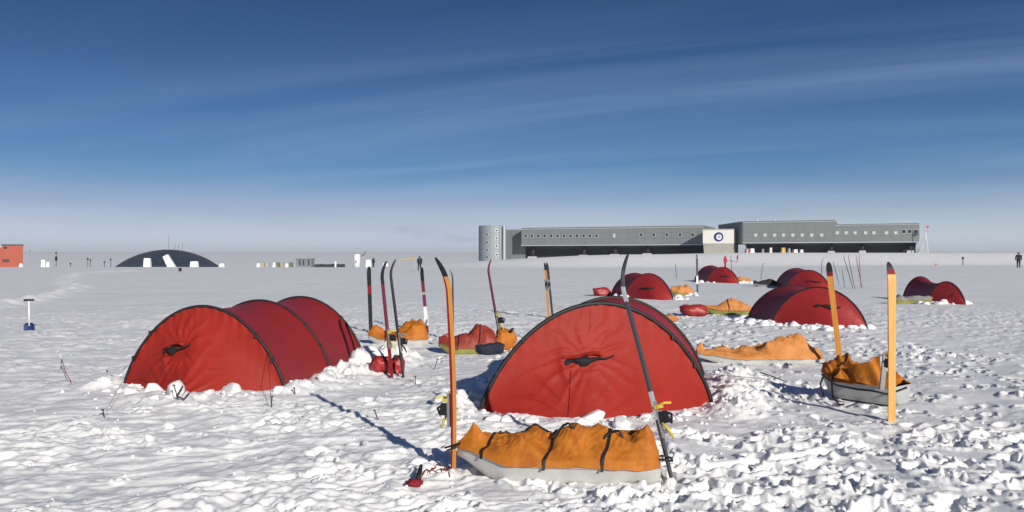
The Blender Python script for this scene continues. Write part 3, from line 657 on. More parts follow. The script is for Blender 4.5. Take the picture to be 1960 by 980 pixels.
# ------------------------------------------------------------------ sleds (pulks)
def make_pulk(label, loc, yaw, L, W, hull_m, cover_m, prof, hull_h=.16, seed=0, straps=(.14, .45, .76), nx=90, ny=41, fold=.02, peaks=(), sq=.5, loops=(), pitch=0., strapm=None, slant=.015, hugs=()):
    t = thing('cargo_sled', label, 'sled', (loc.x, loc.y, loc.z), 'cargo sleds parked in the camp')
    Rm = Matrix.Rotation(yaw, 3, 'Z') @ Matrix.Rotation(pitch, 3, 'Y')
    R = np.array(Rm); o = np.array(loc)
    tw = lambda P: P @ R.T + o
    def half(u): return W / 2 * (np.clip(u / .30, 0, 1) ** .45 * .55 + .45 * sm(0, .3, u)) * (1 - .10 * sm(.75, 1, u) - .22 * sm(.93, 1, u) ** 2) + .01
    def keel(u): return hull_h * .95 * (1 - sm(0, .26, u)) ** 1.6 + .012 * sm(.93, 1, u)
    def rim(u): return hull_h + .07 * (1 - sm(0, .35, u))
    u = np.linspace(0, 1, 48); sec = np.linspace(-1, 1, 21)
    P = np.zeros((48, 21, 3)); hw = half(u); kz = keel(u); rz = rim(u)
    for j, q in enumerate(sec):
        a = abs(q); yy = np.sign(q) * (min(a / .6, 1) * .84 + .16 * max(0, (a - .6) / .4)); zz = (max(0, (a - .52) / .48)) ** 1.15
        P[:, j] = np.stack([u * L - L / 2, yy * hw, kz + (rz - kz) * zz], -1)
    mb = MB(); mb.grid(tw(P)); 
    e = P[-1]; c = e.mean(0); c[2] = rz[-1] * .6
    fan = np.vstack([tw(e), tw(c[None])]); mb.add(fan, [(i, i + 1, len(e)) for i in range(len(e) - 1)] + [(len(e) - 1, 0, len(e))])
    hull = mb.build('hull', hull_m, t, True)
    # rolled rim
    for sgn in (0, 20):
        pass
    k = MB(); k.tube([Vector(p) for p in tw(np.vstack([P[:, 0], P[::-1, 20]]) - np.array([0, 0, .010]))], .009, 6); k.build('rim', hull_m, t, True)
    uu = np.linspace(.005, .998, nx); vv = np.linspace(-1, 1, ny)
    px_, pz_ = zip(*prof)
    U, V = np.meshgrid(uu, vv, indexing='ij')
    def Hc(U, V):
        env = np.maximum(1 - np.abs(V) ** 2.1, 0) ** .72
        h = np.interp(U, px_, pz_) * env
        for (pu, pw, pv, ph) in peaks:
            h = h + ph * np.maximum(1 - np.abs(U - pu) / pw, 0) ** 1.2 * np.exp(-((V - pv) / .34) ** 2)
        f1 = 1 - np.abs(perlin(U * L * 4.2 + 1.2 * V, V * 1.4 + U * 3, seed)); f2 = 1 - np.abs(perlin(U * L * 11 - V * 2.2, V * 2.6 + U * L * 3, seed + 3))
        f3 = perlin(U * L * 3.5, V * 1.5, seed + 7)
        return h + env ** .5 * fold * ((f1 ** 4) * 1.3 - .6 + (f2 ** 6) * .35 + f3 * 1.7) * np.clip(h / .12, 0, 1)
    X = U * L - L / 2; Yv = V * (half(U) + .004) * (1 + .02 * perlin(U * L * 5, V * 2, seed + 2)); Z = rim(U) + .004 + Hc(U, V)
    if True:      # the cover's hem hangs a little over the rim
        hem = np.abs(V) > .985; Z = np.where(hem, Z - .016 + .012 * perlin(U * L * 7, V, seed + 8), Z); Yv = np.where(hem, Yv * 1.02 + np.sign(V) * .012, Yv + np.sign(V) * .008 * (np.abs(V) > .9))
    C = np.stack([X, Yv, Z], -1)
    mb = MB(); mb.grid(tw(C)); cov = mb.build('cover', cover_m, t, True)
    for ends in (0, -1):
        pass
    for su in straps:
        w = .022; vs = np.linspace(-1, 1, 61); g = np.zeros((2, 61, 3))
        for a, du in enumerate((-w / L / 2, w / L / 2)):
            us = np.full_like(vs, su + du) + slant * vs + .008 * np.sin(vs * 4 + seed)
            yy = vs * (half(us) + .018) + np.sign(vs) * .016 * sm(.8, .95, np.abs(vs)); zz = rim(us) + .004 + Hc(us, vs) + .008
            zz[:2] -= .04; zz[-2:] -= .04
            g[a] = np.stack([us * L - L / 2, yy, zz], -1)
        k = MB(); k.grid(tw(g)); k.build('strap', strapm or M['black'], t, True)
    for (lu, lv, ln) in loops:      # loose strap ends and grab loops on top
        us = np.linspace(lu, lu + ln, 14); b = Hc(us, np.full(14, lv)); hgt = .05 * np.sin(np.linspace(0, math.pi, 14))
        pts = np.stack([us * L - L / 2, lv * half(us) + .02 * np.sin(np.linspace(0, 5, 14)), rim(us) + b + hgt], -1)
        k = MB(); k.tube([Vector(p) for p in tw(pts)], .010, 6); k.build('grab_loop', M['black'], t, True)
    for (lu, lv, ln) in hugs:       # cord lying along the top
        us = np.linspace(lu, lu + ln, 24); vv_ = lv + .12 * np.sin(np.linspace(0, 3, 24))
        pts = np.stack([us * L - L / 2, vv_ * half(us), rim(us) + .012 + Hc(us, vv_)], -1)
        k = MB(); k.tube([Vector(p) for p in tw(pts)], .009, 6); k.build('top_cord', M['black'], t, True)
    return t, (lambda p: Vector(tw(np.array(p, float)[None])[0]))
def ground_at(px, py, dz=0): p = G(px, py); p.z = (H(p.x, p.y) if p.y < 30 else HCR(p.x, p.y)) + dz; return p
q = ground_at(1066, 915); q.z = .012
prof1 = [(0, .03), (.03, .06), (.08, .10), (.14, .11), (.2, .13), (.3, .18), (.39, .18), (.46, .14), (.52, .18), (.6, .21), (.77, .20), (.83, .19), (.9, .20), (.97, .19), (1, .05)]
make_pulk('white sled in the foreground under an orange cover with three black straps', q, math.radians(-6), 1.56, .56, M['hull'], M['orange'], [(u_, max(.03, h_ - .012)) for u_, h_ in prof1], hull_h=.152, seed=4, fold=.036,
          peaks=((.085, .075, -.25, .12), (.94, .08, -.25, .16), (.62, .16, -.35, .04), (.33, .12, -.4, .03)), loops=((.47, -.3, .12), (.73, -.4, .10)), straps=(.19, .50, .775), nx=150, ny=71, slant=.055, hugs=((.21, .1, .26),))
prof2 = [(0, .05), (.05, .09), (.2, .08), (.4, .12), (.55, .19), (.7, .28), (.85, .28), (.95, .18), (1, .03)]
q = ground_at(1450, 695); q.z += .0
make_pulk('long white sled under a faded orange cover, lying right of the centre tent', q, math.radians(4), 2.02, .55, M['hull'], M['paleorange'], prof2, hull_h=.10, seed=9, fold=.055, peaks=((.04, .06, -.2, .06), (.82, .12, -.2, .05)), straps=(), nx=110)
prof3 = [(0, .05), (.1, .12), (.3, .16), (.5, .13), (.7, .09), (.9, .10), (1, .04)]
q = ground_at(1660, 770); q = Vector((4.16, 9.95, .02))
tR, fR = make_pulk('white sled at right seen from its end, orange cover pulled open', q, math.radians(-50), 1.0, .48, M['hull_grey'], M['orange'], prof3, hull_h=.22, seed=21, fold=.045, peaks=((.3, .2, .3, .08), (.7, .15, 0, .05)), straps=(.3,), nx=90)
prof4 = [(0, .05), (.1, .14), (.25, .12), (.45, .10), (.6, .18), (.75, .28), (.9, .26), (1, .05)]
q = ground_at(762, 660); q.z += .0
make_pulk('small white sled with a crumpled orange cover behind the pair of skis', q, math.radians(8), 1.16, .5, M['hull'], M['orange'], prof4, hull_h=.14, seed=31, fold=.06, straps=(.3,), nx=60, ny=31)
prof5 = [(0, .06), (.15, .14), (.3, .17), (.5, .22), (.65, .36), (.8, .34), (.92, .22), (1, .04)]
q = ground_at(896, 674)
make_pulk('yellow green sled piled with a red cover, left of the centre tent', q, math.radians(3), 1.06, .5, M['hull_g'], M['redcover'], prof5, hull_h=.13, seed=41, fold=.05, straps=(.35, .7), nx=60, ny=31)
prof6 = [(0, .06), (.3, .10), (.5, .28), (.6, .30), (.8, .22), (1, .08)]
q = ground_at(1392, 603)
make_pulk('yellow sled with pale orange cover left of the broad dark red tent', q, math.radians(2), 1.35, .5, M['hull_g'], M['paleorange'], prof6, hull_h=.16, seed=51, fold=.02, straps=(.5,), nx=50, ny=25)
q = ground_at(1305, 566)
make_pulk('small tan covered sled at the right end of the tent behind the centre tent', q, math.radians(10), 1.0, .5, M['hull_g'], M['paleorange'], [(0, .15), (.4, .25), (.7, .3), (1, .1)], hull_h=.12, seed=61, fold=.06, straps=(), nx=40, ny=21)
q = ground_at(1422, 541)
make_pulk('brownish sled at the right end of the small distant tent', q, math.radians(5), .9, .5, M['hull_g'], M['paleorange'], [(0, .1), (.5, .2), (1, .1)], hull_h=.12, seed=63, fold=.05, straps=(), nx=30, ny=17)
q = ground_at(1464, 549)
make_pulk('dark covered sled at the left end of the tent behind the broad tent', q, math.radians(5), 1.35, .5, M['hull_d'], M['blackcloth'], [(0, .1), (.5, .22), (.8, .28), (1, .1)], hull_h=.12, seed=65, fold=.06, straps=(), nx=30, ny=17)
q = ground_at(1748, 580)
make_pulk('pale yellow sled with a grey load in front of the farthest right tent', q, math.radians(178), 1.45, .5, M['hull_g'], M['hull_d'], [(0, .05), (.4, .1), (.6, .08), (.85, .14), (1, .05)], hull_h=.16, seed=67, fold=.05, straps=(), nx=40, ny=21)

# open cover flap standing on the right sled, and its dark strap
k = MB(); g = np.zeros((18, 22, 3)); base = q
p0 = AT(1596, 722, 9.85); p1 = AT(1692, 742, 9.5); a0 = AT(1602, 704, 9.9); a1 = AT(1690, 682, 9.55)
for i in range(18):
    for j in range(22):
        f, h = j / 21, i / 17; lo = p0.lerp(p1, f); hi = a0.lerp(a1, f ** 1.4); pnt = lo.lerp(hi, h)
        dd = .05 * math.sin(f * 9 + h * 2) * (.4 + h) + .02 * math.sin(f * 23 + 3 * h); pnt = pnt + Vector((.25, -.9, 0)) * dd
        g[i, j] = pnt
k.grid(g); fl = k.build('cover_flap', M['orange'], tR, True)
k = MB(); pts = [AT(1572, 716, 9.85), AT(1600, 737, 9.8), AT(1640, 745, 9.4), AT(1670, 748, 9.25), AT(1700, 755, 9.1), AT(1735, 742, 9.3)]
k.tube(pts, .012, 6); k.build('lashing_cord', M['black'], tR, True)
for pts in ([(1578, 716, 10.05), (1570, 735, 10.0), (1576, 757, 9.9)], [(1592, 730, 9.8), (1594, 760, 9.7), (1606, 774, 9.6), (1616, 774, 9.6)]):
    k = MB(); k.tube([AT(*p) for p in pts], .012, 6); k.build('hanging_strap', M['black'], tR, True)
k = MB(); R_ = Matrix.Rotation(.1, 3, 'Y'); k.box(AT(1691, 712, 9.35), (.05, .03, .40), R_); tag(k.build('grey_board', M['hull_d'], None), 'grey flat board standing in the open right sled behind the ski', 'board')

# ------------------------------------------------------------------ bags and loose gear
def bag(name, label, cat, c, size, m, seed, yaw=0., squash=1., tie=None, group=None, rough=.34):
    v, f = ico(4); d = 1 + rough * n3(v + seed, 1.1, seed) + rough * .6 * (1 - np.abs(n3(v + seed, 2.4, seed + 2))) ** 2
    w = np.sign(v) * np.abs(v) ** .8 * d[:, None] * np.array(size) / 2
    c_, s_ = math.cos(yaw), math.sin(yaw); w = np.stack([w[:, 0] * c_ - w[:, 1] * s_, w[:, 0] * s_ + w[:, 1] * c_, w[:, 2]], -1) + np.array(c)
    t = thing(name, label, cat, Vector(c) - Vector((0, 0, size[2] / 2)), group)
    mb = MB(); mb.add(w, f); mb.build('sack', m, t, True)
    if tie is not None:
        k = MB(); a = Vector(c) + Vector(tie[0]); b = Vector(c) + Vector(tie[1]); k.tube([a, a.lerp(b, .5) + Vector((0, 0, .02)), b], [.02, .03, .012], 8); k.build('closure', M['black'], t, True)
    return t
def gz(px, py, dz): p = ground_at(px, py); p.z += dz; return tuple(p)
bag('stuff_sack', 'crumpled red stuff sack at the foot of the magenta ski', 'bag', gz(731, 722, .08), (.26, .22, .24), M['redbag'], 3, .6, tie=((.16, -.02, .08), (.24, -.02, .12)))
bag('stuff_sack', 'small red sack at the foot of the thin grey ski', 'bag', gz(762, 716, .10), (.16, .2, .26), M['redbag'], 5, -.5, tie=((.03, -.02, .12), (.06, -.02, .2)))
bag('dry_bag', 'red bag at the left end of the tent behind the centre tent', 'bag', gz(1151, 566, .16), (.66, .4, .36), M['redbag'], 7, .1, tie=((-.3, 0, 0), (-.36, 0, .02)))
bag('dry_bag', 'red bag at the bow of the yellow sled by the broad tent', 'bag', gz(1328, 606, .16), (.66, .36, .34), M['redbag'], 9, .05, tie=((-.3, -.02, 0), (-.38, -.02, .02)))
bag('stuff_sack', 'small orange sack behind the left edge of the centre tent', 'bag', gz(967, 668, .17), (.36, .3, .36), M['orange'], 11, .3, tie=((.1, -.1, .15), (.16, -.1, .22)))
bag('duffel', 'dark blue bag on the snow beside the red covered sled', 'bag', gz(938, 676, .09), (.42, .3, .22), M['navy'], 13, .2, tie=((-.2, -.02, 0), (-.28, -.02, .02)))
bag('stuff_sack', 'flat tan sack lying right of the centre tent roof', 'bag', gz(1271, 617, .07), (.62, .4, .18), M['paleorange'], 15, .1, tie=((-.28, 0, .03), (-.36, 0, .03)))
# red harness with cord
t = thing('tow_harness', 'dark red tow harness and cord on the snow at the foot of the orange ski', 'harness', ground_at(820, 925))
k = MB(); rr = random.Random(5); pts = []
for i in range(26):
    f = i / 25; p = ground_at(800 + 62 * f, 935 - 28 * math.sin(f * 2.2) + 6 * math.sin(f * 17), .015 + .018 * abs(math.sin(f * 9))); pts.append(p)
k.tube(pts, .005, 6); pts = [ground_at(824 + 36 * (i / 13) + 5 * math.cos(i * 1.1), 916 - 6 * math.sin(i * .9), .02 + .012 * math.sin(i)) for i in range(14)]; k.tube(pts, .004, 6); k.build('cord', M['redcord'], t, True)
v, f = ico(3); k = MB(); c = np.array(ground_at(795, 940, .025)); k.add(v * (1 + .55 * n3(v, 1.9, 3))[:, None] * np.array((.055, .05, .028)) + c, f); k.build('pouch', M['skired'], t, True)
k = MB(); k.tube([ground_at(800, 936, .03), ground_at(803, 928, .05), ground_at(806, 918, .07)], [.018, .02, .012], 8); k.build('buckle', M['black'], t, True)
# lashing cords that tie the front sled to the two skis
for lab, pts in (('black lashing between the front sled bow and the orange ski', [(852, 857, 6.5), (866, 853, 6.45), (880, 848, 6.4), (870, 857, 6.3), (856, 862, 6.5)]),
                 ('black lashing between the front sled stern and the black ski', [(1250, 876, 6.3), (1268, 872, 6.35), (1286, 877, 6.35), (1287, 882, 6.25), (1266, 880, 6.2), (1250, 880, 6.3)])):
    k = MB(); k.tube([AT(*p) for p in pts], .009, 6); tag(k.build('lashing', M['black'], None, True), lab, 'cord')
# shovel
b = ground_at(56, 634); t = thing('snow_shovel', 'snow shovel with blue blade and white shaft standing at far left', 'shovel', b)
sc_ = b.y / F
k = MB(); k.tube([b + Vector((0, 0, .10)), b + Vector((-.01, 0, 56 * sc_))], .017, 10); k.build('shaft', M['whiteplastic'], t, True)
k = MB(); k.tube([b + Vector((-.12, 0, 57.5 * sc_)), b + Vector((.10, 0, 58.5 * sc_))], .024, 10); k.build('grip', M['black'], t, True)
k = MB(); g = np.zeros((9, 11, 3))
for i in range(9):
    for j in range(11):
        x = (j / 10 - .5) * .25; z = -.05 + .22 * i / 8; w = 1 - .35 * max(0, (i - 6) / 2)
        g[i, j] = b + Vector((x * w, .04 * abs(2 * x / .25) ** 2 * -1 + .03, z))
k.grid(g); g2 = g + np.array([0, .01, 0]); k.grid(g2[:, ::-1]); k.build('blade', M['blue'], t, True)
# tent pegs, guy lines
def peg(label, px, py, h, lean, m='line', r=.006, group='tent pegs stuck in the snow'):
    b = ground_at(px, py, -.04); mb = MB(); tp = b + Vector((lean, 0, h + .04)); mb.tube([b, b.lerp(tp, .9), tp], r, 6); mb.box(tp - Vector((0, 0, .006)), (r * 4, r * 2, r * 2.5))
    tag(mb.build('tent_peg', M[m]), label, 'peg', group)
peg('thin dark peg left of the left tent, near its shadowless corner', 202, 808, .09, -.03)
peg('dark peg in front of the tip of the left tent', 343, 782, .17, -.06)
peg('dark peg below the right foot of the left tent front arch', 519, 792, .12, .01)
peg('short peg right of the left tent front arch foot', 566, 766, .08, -.02)
peg('tiny dark peg far left of the left tent', 205, 718, .05, 0)
peg('thin twig like peg between the orange ski and the red sled', 830, 706, .16, .06)
peg('thin peg in the trodden snow between the two near tents', 726, 815, .10, -.05)
peg('thin peg behind the two skis at the red stuff sack', 795, 735, .12, .0)
def rope(label, pts, m='line', r=.005, tens=0):
    k = MB(); k.tube([Vector(p) for p in pts], r, 5); tag(k.build('guy_line', M[m], None, True), label, 'rope', 'guy lines and cords of the tents')
def PA(P, i, s): return Vector(P[i][int(s * (len(P[i]) - 1))])
rope('guy line from the front arch of the left tent to the peg at right', [PA(PL, 0, .84), ground_at(519, 788, .06)], r=.003)
rope('black strap tied at the ground tip of the left tent', [ground_at(352, 766, .12), ground_at(348, 776, .08), ground_at(338, 782, .04), ground_at(352, 784, .04), ground_at(362, 781, .05)], r=.010)
rope('guy line from the front arch of the left tent toward far left', [PA(PL, 0, .16), ground_at(202, 806, .04)], r=.002)
rope('thin red cord standing in the snow left of the left tent', [ground_at(116, 708, .0), ground_at(118, 712, .16), ground_at(126, 730, .10), ground_at(136, 742, .03)], 'redcord', .005)
rope('guy line right of the centre tent', [PA(PF, 0, .90), ground_at(1460, 742, .05)], r=.003)
rope('dark cord lying on the snow left of the right sled', [ground_at(1455, 727, .03), ground_at(1480, 730, .04), ground_at(1500, 733, .02)], r=.008)

# ------------------------------------------------------------------ the station
def zY(py, Y): return HC - (py - 490) / F * Y
def wall_frame(A, B, z0):
    """Empty whose local x runs along the facade A->B, local y goes into the building"""
    d = Vector((B[0] - A[0], B[1] - A[1], 0)); ang = math.atan2(d.y, d.x)
    return Vector((A[0], A[1], z0)), ang, d.length
st_loc = Vector((2.7, 240, 2.0)); ang1 = math.atan2(220 - 240, 50.2 - 2.7)
station = thing('research_station', 'long grey polar research station on stilts with rounded tower and round emblem', 'building', st_loc)
station.rotation_euler = (0, 0, ang1)
inv = (Matrix.Translation(st_loc) @ Matrix.Rotation(ang1, 4, 'Z')).inverted()
def sbuild(mb, name, m, parent=None, smooth=False):       # vertices already in station-local coordinates
    me = bpy.data.meshes.new(name); me.from_pydata(mb.v, [], mb.f)
    for q in (m if isinstance(m, (list, tuple)) else [m]): me.materials.append(q)
    me.polygons.foreach_set('material_index', mb.m)
    if smooth: me.polygons.foreach_set('use_smooth', [True] * len(mb.f))
    o = bpy.data.objects.new(name, me); COL.objects.link(o); o.parent = parent or station; return o
def loc_of(px, Y): p = inv @ Vector(((px - 980) / F * Y, Y, 2.0)); return p.x, p.y
def prism(mb, prof, x0, x1, mi=0):       # profile (y,z) extruded along x
    n = len(prof); vs = [(x0, y, z) for y, z in prof] + [(x1, y, z) for y, z in prof]
    fs = [(i, (i + 1) % n, n + (i + 1) % n, n + i) for i in range(n)] + [tuple(range(n))[::-1], tuple(range(n, 2 * n))]
    mb.add(vs, fs, mi)
L1 = math.hypot(47.5, 20)
Z0 = 4.6 - 2; Z1 = 9.8 - 2
def window(x, y, z, w, h, glass, _wing=None, fr=.12):
    parent = None
    k = MB()
    for (cx_, cz, sx, sz) in ((x, z + h / 2 + fr / 2, w + 2 * fr, fr), (x, z - h / 2 - fr / 2, w + 2 * fr, fr), (x - w / 2 - fr / 2, z, fr, h), (x + w / 2 + fr / 2, z, fr, h)):
        k.box((cx_, y - .03, cz), (sx, .10, sz))
    f = sbuild(k, 'window', M['trim'], parent); k = MB(); k.box((x, y + .0, z), (w, .05, h)); p = sbuild(k, 'pane', glass, f); return f
# wing one
k = MB(); prism(k, [(0, Z0), (0, Z1 - .25), (.5, Z1), (20, Z1), (20, Z0), (5, Z0)], 0, L1); w1 = sbuild(k, 'wing', M['steel'])
k = MB(); k.box((L1 / 2, -.06, Z0 + .12), (L1 + .2, .12, .24)); k.box((L1 / 2, -.06, Z1 - .42), (L1 + .2, .12, .20)); sbuild(k, 'trim_band', M['trim'])
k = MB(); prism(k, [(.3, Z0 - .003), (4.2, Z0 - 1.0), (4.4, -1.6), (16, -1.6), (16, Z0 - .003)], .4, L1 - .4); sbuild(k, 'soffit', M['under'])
for px in (1006.5, 1018.5, 1031, 1043, 1055.5, 1068, 1080.5, 1093, 1105.5, 1118, 1130, 1142.5):
    x = L1 * ((px - 998) / 347) ** 1.0; Yl = 240 + (220 - 240) * (px - 998) / 347; x = loc_of(px, Yl)[0]
    window(x, 0, zY(451.3, Yl) - 2.0, .75, .75, M['glass'], w1)
for px in (1228, 1252, 1277, 1302, 1326):
    Yl = 240 - 20 * (px - 998) / 347; window(loc_of(px, Yl)[0], 0, zY(449.3, Yl) - 2.0, .75, .75, M['glass'], w1)
window(loc_of(1177, 230)[0], 0, zY(451, 230) - 2, .45, .9, M['litglass'], w1)
# wing two, taller, forward
A2 = inv @ Vector((57.46, 208, 2)); B2 = inv @ Vector((93.6, 192, 2)); S2 = inv @ Vector(((1598 - 980) / F * 199.5, 199.5, 2))
y2 = (A2.y + B2.y) / 2; Z2a = 10.35 - 2; Z2b = 9.3 - 2; Z20 = 4.85 - 2
k = MB(); prism(k, [(y2, Z20), (y2, Z2a - .2), (y2 + .4, Z2a), (y2 + 22, Z2a), (y2 + 22, Z20)], A2.x, S2.x)
bl = inv @ Vector((57.2, 224, 2)); shx = bl.x - A2.x; shy = bl.y - y2
k.v = [(a + (shx * (b - y2) / shy if i < 5 else 0), b, c) for i, (a, b, c) in enumerate(k.v)]; w2 = sbuild(k, 'wing', M['steel2'])
k = MB(); prism(k, [(y2 + .003, Z20), (y2 + .003, Z2b - .2), (y2 + .4, Z2b), (y2 + 20, Z2b), (y2 + 20, Z20)], S2.x + .002, B2.x); w3 = sbuild(k, 'wing', M['steel2'])
k = MB(); k.box(((A2.x + S2.x) / 2, y2 - .06, Z2a - .35), (S2.x - A2.x + .1, .12, .16)); k.box(((B2.x + S2.x) / 2, y2 - .06, Z2b - .3), (B2.x - S2.x, .12, .14)); k.box(((A2.x + B2.x) / 2, y2 - .06, Z20 + .11), (B2.x - A2.x + .2, .12, .22)); sbuild(k, 'trim_band', M['trim'])
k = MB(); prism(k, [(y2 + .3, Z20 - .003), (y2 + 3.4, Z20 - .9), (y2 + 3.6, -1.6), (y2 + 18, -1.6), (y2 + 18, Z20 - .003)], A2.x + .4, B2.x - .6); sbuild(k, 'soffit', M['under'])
def on2(px): f = (px - 1422) / 338; Yl = 208 - 16 * f; return loc_of(px, Yl)[0], Yl
for i, px in enumerate([1447, 1465, 1483, 1500, 1518, 1536, 1554, 1573]):
    x, Yl = on2(px); window(x, y2, zY(450, Yl) - 2.0, .6, .65, M['litglass'], w2, .08)
for px in [1603, 1620, 1637, 1657, 1673, 1697, 1715]:
    x, Yl = on2(px); window(x, y2, zY(445.5, Yl) - 2.0, .6, .6, M['litglass'], w3, .08)
for px in [1730, 1741.5, 1753]:
    x, Yl = on2(px); window(x, y2, zY(443, Yl) - 2.0, .75, .75, M['glass'], w3)
for a, b in ((1447, 446), (1500, 430)):
    pass
k = MB()
for px in (1447, 1482):
    x, Yl = on2(px); k.tube([(x, y2 + 3, Z2a - .1), (x, y2 + 3, Z2a + .45)], .16, 6)
sbuild(k, 'roof_vents', M['trim'])
# link with the emblem
xl, yl = loc_of(1345, 212.5); xr = loc_of(1404, 209.5)[0]; yl = yl + .2
k = MB(); zt = zY(440, 212) - 2; zb = zY(466, 212) - 2
prism(k, [(yl, zb), (yl, zt), (yl + 9, zt), (yl + 9, zb)], xl, xr); lk = sbuild(k, 'link_block', M['white_panel'])
k = MB(); prism(k, [(yl + .02, zb - .004), (yl + 9, zb - .004), (yl + 9, -.8), (yl + 1.6, -.8)], xl + .1, xr - .1); sbuild(k, 'link_base', M['beige'])
k = MB(); k.box(((xl + xr) / 2, yl + 4.5, zt + .1), (xr - xl + .2, 9.3, .2)); sbuild(k, 'roof_edge', M['trim'])
def disc(mb, c, r, y, n=40, pts=None):
    vs = [(c[0], y, c[1])] + (pts or [(c[0] + r * math.cos(2 * math.pi * i / n), y, c[1] + r * math.sin(2 * math.pi * i / n)) for i in range(n)])
    m_ = len(vs) - 1; mb.add(vs, [(0, 1 + (i + 1) % m_, 1 + i) for i in range(m_)])
ex, ez = loc_of(1376, 211.5)[0], zY(453.5, 211.5) - 2
k = MB(); k.lathe((0, 0, 0), [(0, 0), (1.18, 0), (1.18, .05), (0, .05)], 40); k.v = [(ex + a, yl - .06 + c, ez + b) for a, b, c in k.v]; em = sbuild(k, 'emblem', M['logo_blue'])
k = MB(); disc(k, (ex + .1, ez - .05), .72, yl - .068); sbuild(k, 'emblem_field', M['flagwhite'], em)
k = MB(); disc(k, (ex, ez), 0, yl - .074, pts=[(ex + .12 + .5 * (1 + .18 * math.sin(3 * t + 1) + .1 * math.sin(7 * t)) * math.cos(t) * .62, yl - .074, ez + .02 + .5 * (1 + .15 * math.sin(2 * t)) * math.sin(t) * .62) for t in np.linspace(0, 2 * math.pi, 36, endpoint=False)]); sbuild(k, 'emblem_map', mat('emblem_lavender', (.36, .38, .58), .5), em)
# tower and the recess beside it
tx, ty = loc_of(940, 240); rt = 4.0; tz = zY(431.5, 238) - 2
k = MB(); k.lathe((tx, ty + 1, -5.5), [(0, 0), (rt, 0), (rt, tz + 5.3), (rt - .12, tz + 5.5), (0, tz + 5.5)], 48); tw_ = sbuild(k, 'tower', M['tower'])
def tower_window(px, py):
    X = (px - 940) / F * 238; ang = math.asin(max(-1, min(1, X / rt))); base_ang = -math.pi / 2 - ang1 + ang
    c = Vector((tx + rt * math.cos(base_ang), ty + 1 + rt * math.sin(base_ang), zY(py, 238) - 2))
    R3 = Matrix.Rotation(base_ang + math.pi / 2, 3, 'Z'); k = MB(); k.box(c, (.78, .10, .78), R3); f = sbuild(k, 'window', M['trim'])
    k = MB(); k.box(c + R3 @ Vector((0, -.045, 0)), (.5, .05, .5), R3); sbuild(k, 'pane', M['glass'], f)
for py in (449, 463.5, 478.5, 492): tower_window(930.5, py)
for py in (441.5, 456, 471, 487.5): tower_window(948.5, py)
xa, ya = loc_of(966, 246); 
k = MB(); xa2, ya2 = loc_of(1004, 247)
prism(k, [(min(ya, ya2), -2.2), (min(ya, ya2), Z1 - .35), (ya2 + 6, Z1 - .35), (ya2 + 6, -2.2)], loc_of(962, 247)[0], xa2 + 1.5); sbuild(k, 'stair_link', M['steel'])
k = MB(); k.tube([(tx + rt + .5, ty - 1, -2), (tx + rt + .5, ty - 1, tz - .1)], .35, 10); sbuild(k, 'downpipe', M['trim'])
# footings
for px, Y, py in ((1012, 237.5, 490), (1112, 232, 487), (1172, 228.5, 485.5), (1236, 225.5, 484), (1333, 220, 483.5)):
    x, y = loc_of(px, Y); k = MB(); k.box((x, 1.2, zY(py + .8, Y) - 2.0 - 1.8), (2.3, 2.0, 3.6), taper=.9); sbuild(k, 'footing', M['concrete'])
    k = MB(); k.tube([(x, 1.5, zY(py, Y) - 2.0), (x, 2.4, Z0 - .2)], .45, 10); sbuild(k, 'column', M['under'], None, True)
for px, py in ((1591, 479.5), (1651, 478.8), (1743, 478.5)):
    x, Yl = on2(px); k = MB(); k.box((x, y2 + 1.0, zY(py + .8, Yl) - 2.0 - 1.6), (1.6, 1.8, 3.2), taper=.9); sbuild(k, 'footing', M['concrete'])
    k = MB(); k.tube([(x, y2 + 1.3, zY(py, Yl) - 2.0), (x, y2 + 2, Z20 - .2)], .4, 10); sbuild(k, 'column', M['under'], None, True)
# stair platform at the right end
xe, Ye = on2(1766); k = MB(); zb_ = zY(484, 192) - 2
k.box((xe + .2, y2 + 1.5, zb_ + .2), (2.4, 3, .3)); 
for dx in (-.9, 1.2): k.tube([(xe + dx, y2 + .5, zb_), (xe + dx * .6, y2 + .5, zY(450, 192) - 2)], .10, 6)
k.box((xe + .1, y2 + .8, zY(456, 192) - 2), (1.3, .8, .5)); k.box((xe + .1, y2 + .8, zY(474, 192) - 2), (1.6, 1.2, 1.6), taper=.6); sbuild(k, 'stair_platform', M['trim'])
# cargo under the second wing: each crate a thing
rr = random.Random(8)
names = ['white crate lying at the left end of the cargo row under the station', 'pinkish white bundle second in the cargo row', 'grey drum shaped crate third in the cargo row', 'pale crate fourth in the cargo row, standing alone', 'yellow crate in the middle of the cargo row under the station', 'grey crate right of the yellow crate', 'low white tarp bundle near the right end of the cargo row', 'white block at the right end of the cargo row by the first footing']
for nm, px, py, w, mi in zip(names, (1430, 1439, 1460, 1475, 1499, 1510, 1522, 1534), (476, 475, 476, 476, 475, 476, 477, 477), (.9, 1.1, .5, .6, 1.0, .6, 1.0, .8), (1, 0, 3, 0, 2, 3, 0, 0)):
    f = (px - 1422) / 338; Y = 208 - 16 * f + 1.0; X = (px - 980) / F * Y; z = coarse(X, Y) - .1; ztop = zY(py - rr.uniform(-1, 2), Y)
    mb = MB(); mb.box((X, Y, (z + ztop) / 2), (w, .9, ztop - z), Matrix.Rotation(rr.uniform(-.3, .3), 3, 'Z'), taper=.85)
    for sx in (-.3, .3): mb.box((X + sx * w, Y - .02, (z + ztop) / 2), (.06, .98, ztop - z + .05))
    tag(mb.build('cargo_crate', M['cargo'][mi]), nm, 'crate', 'cargo stored under the station')
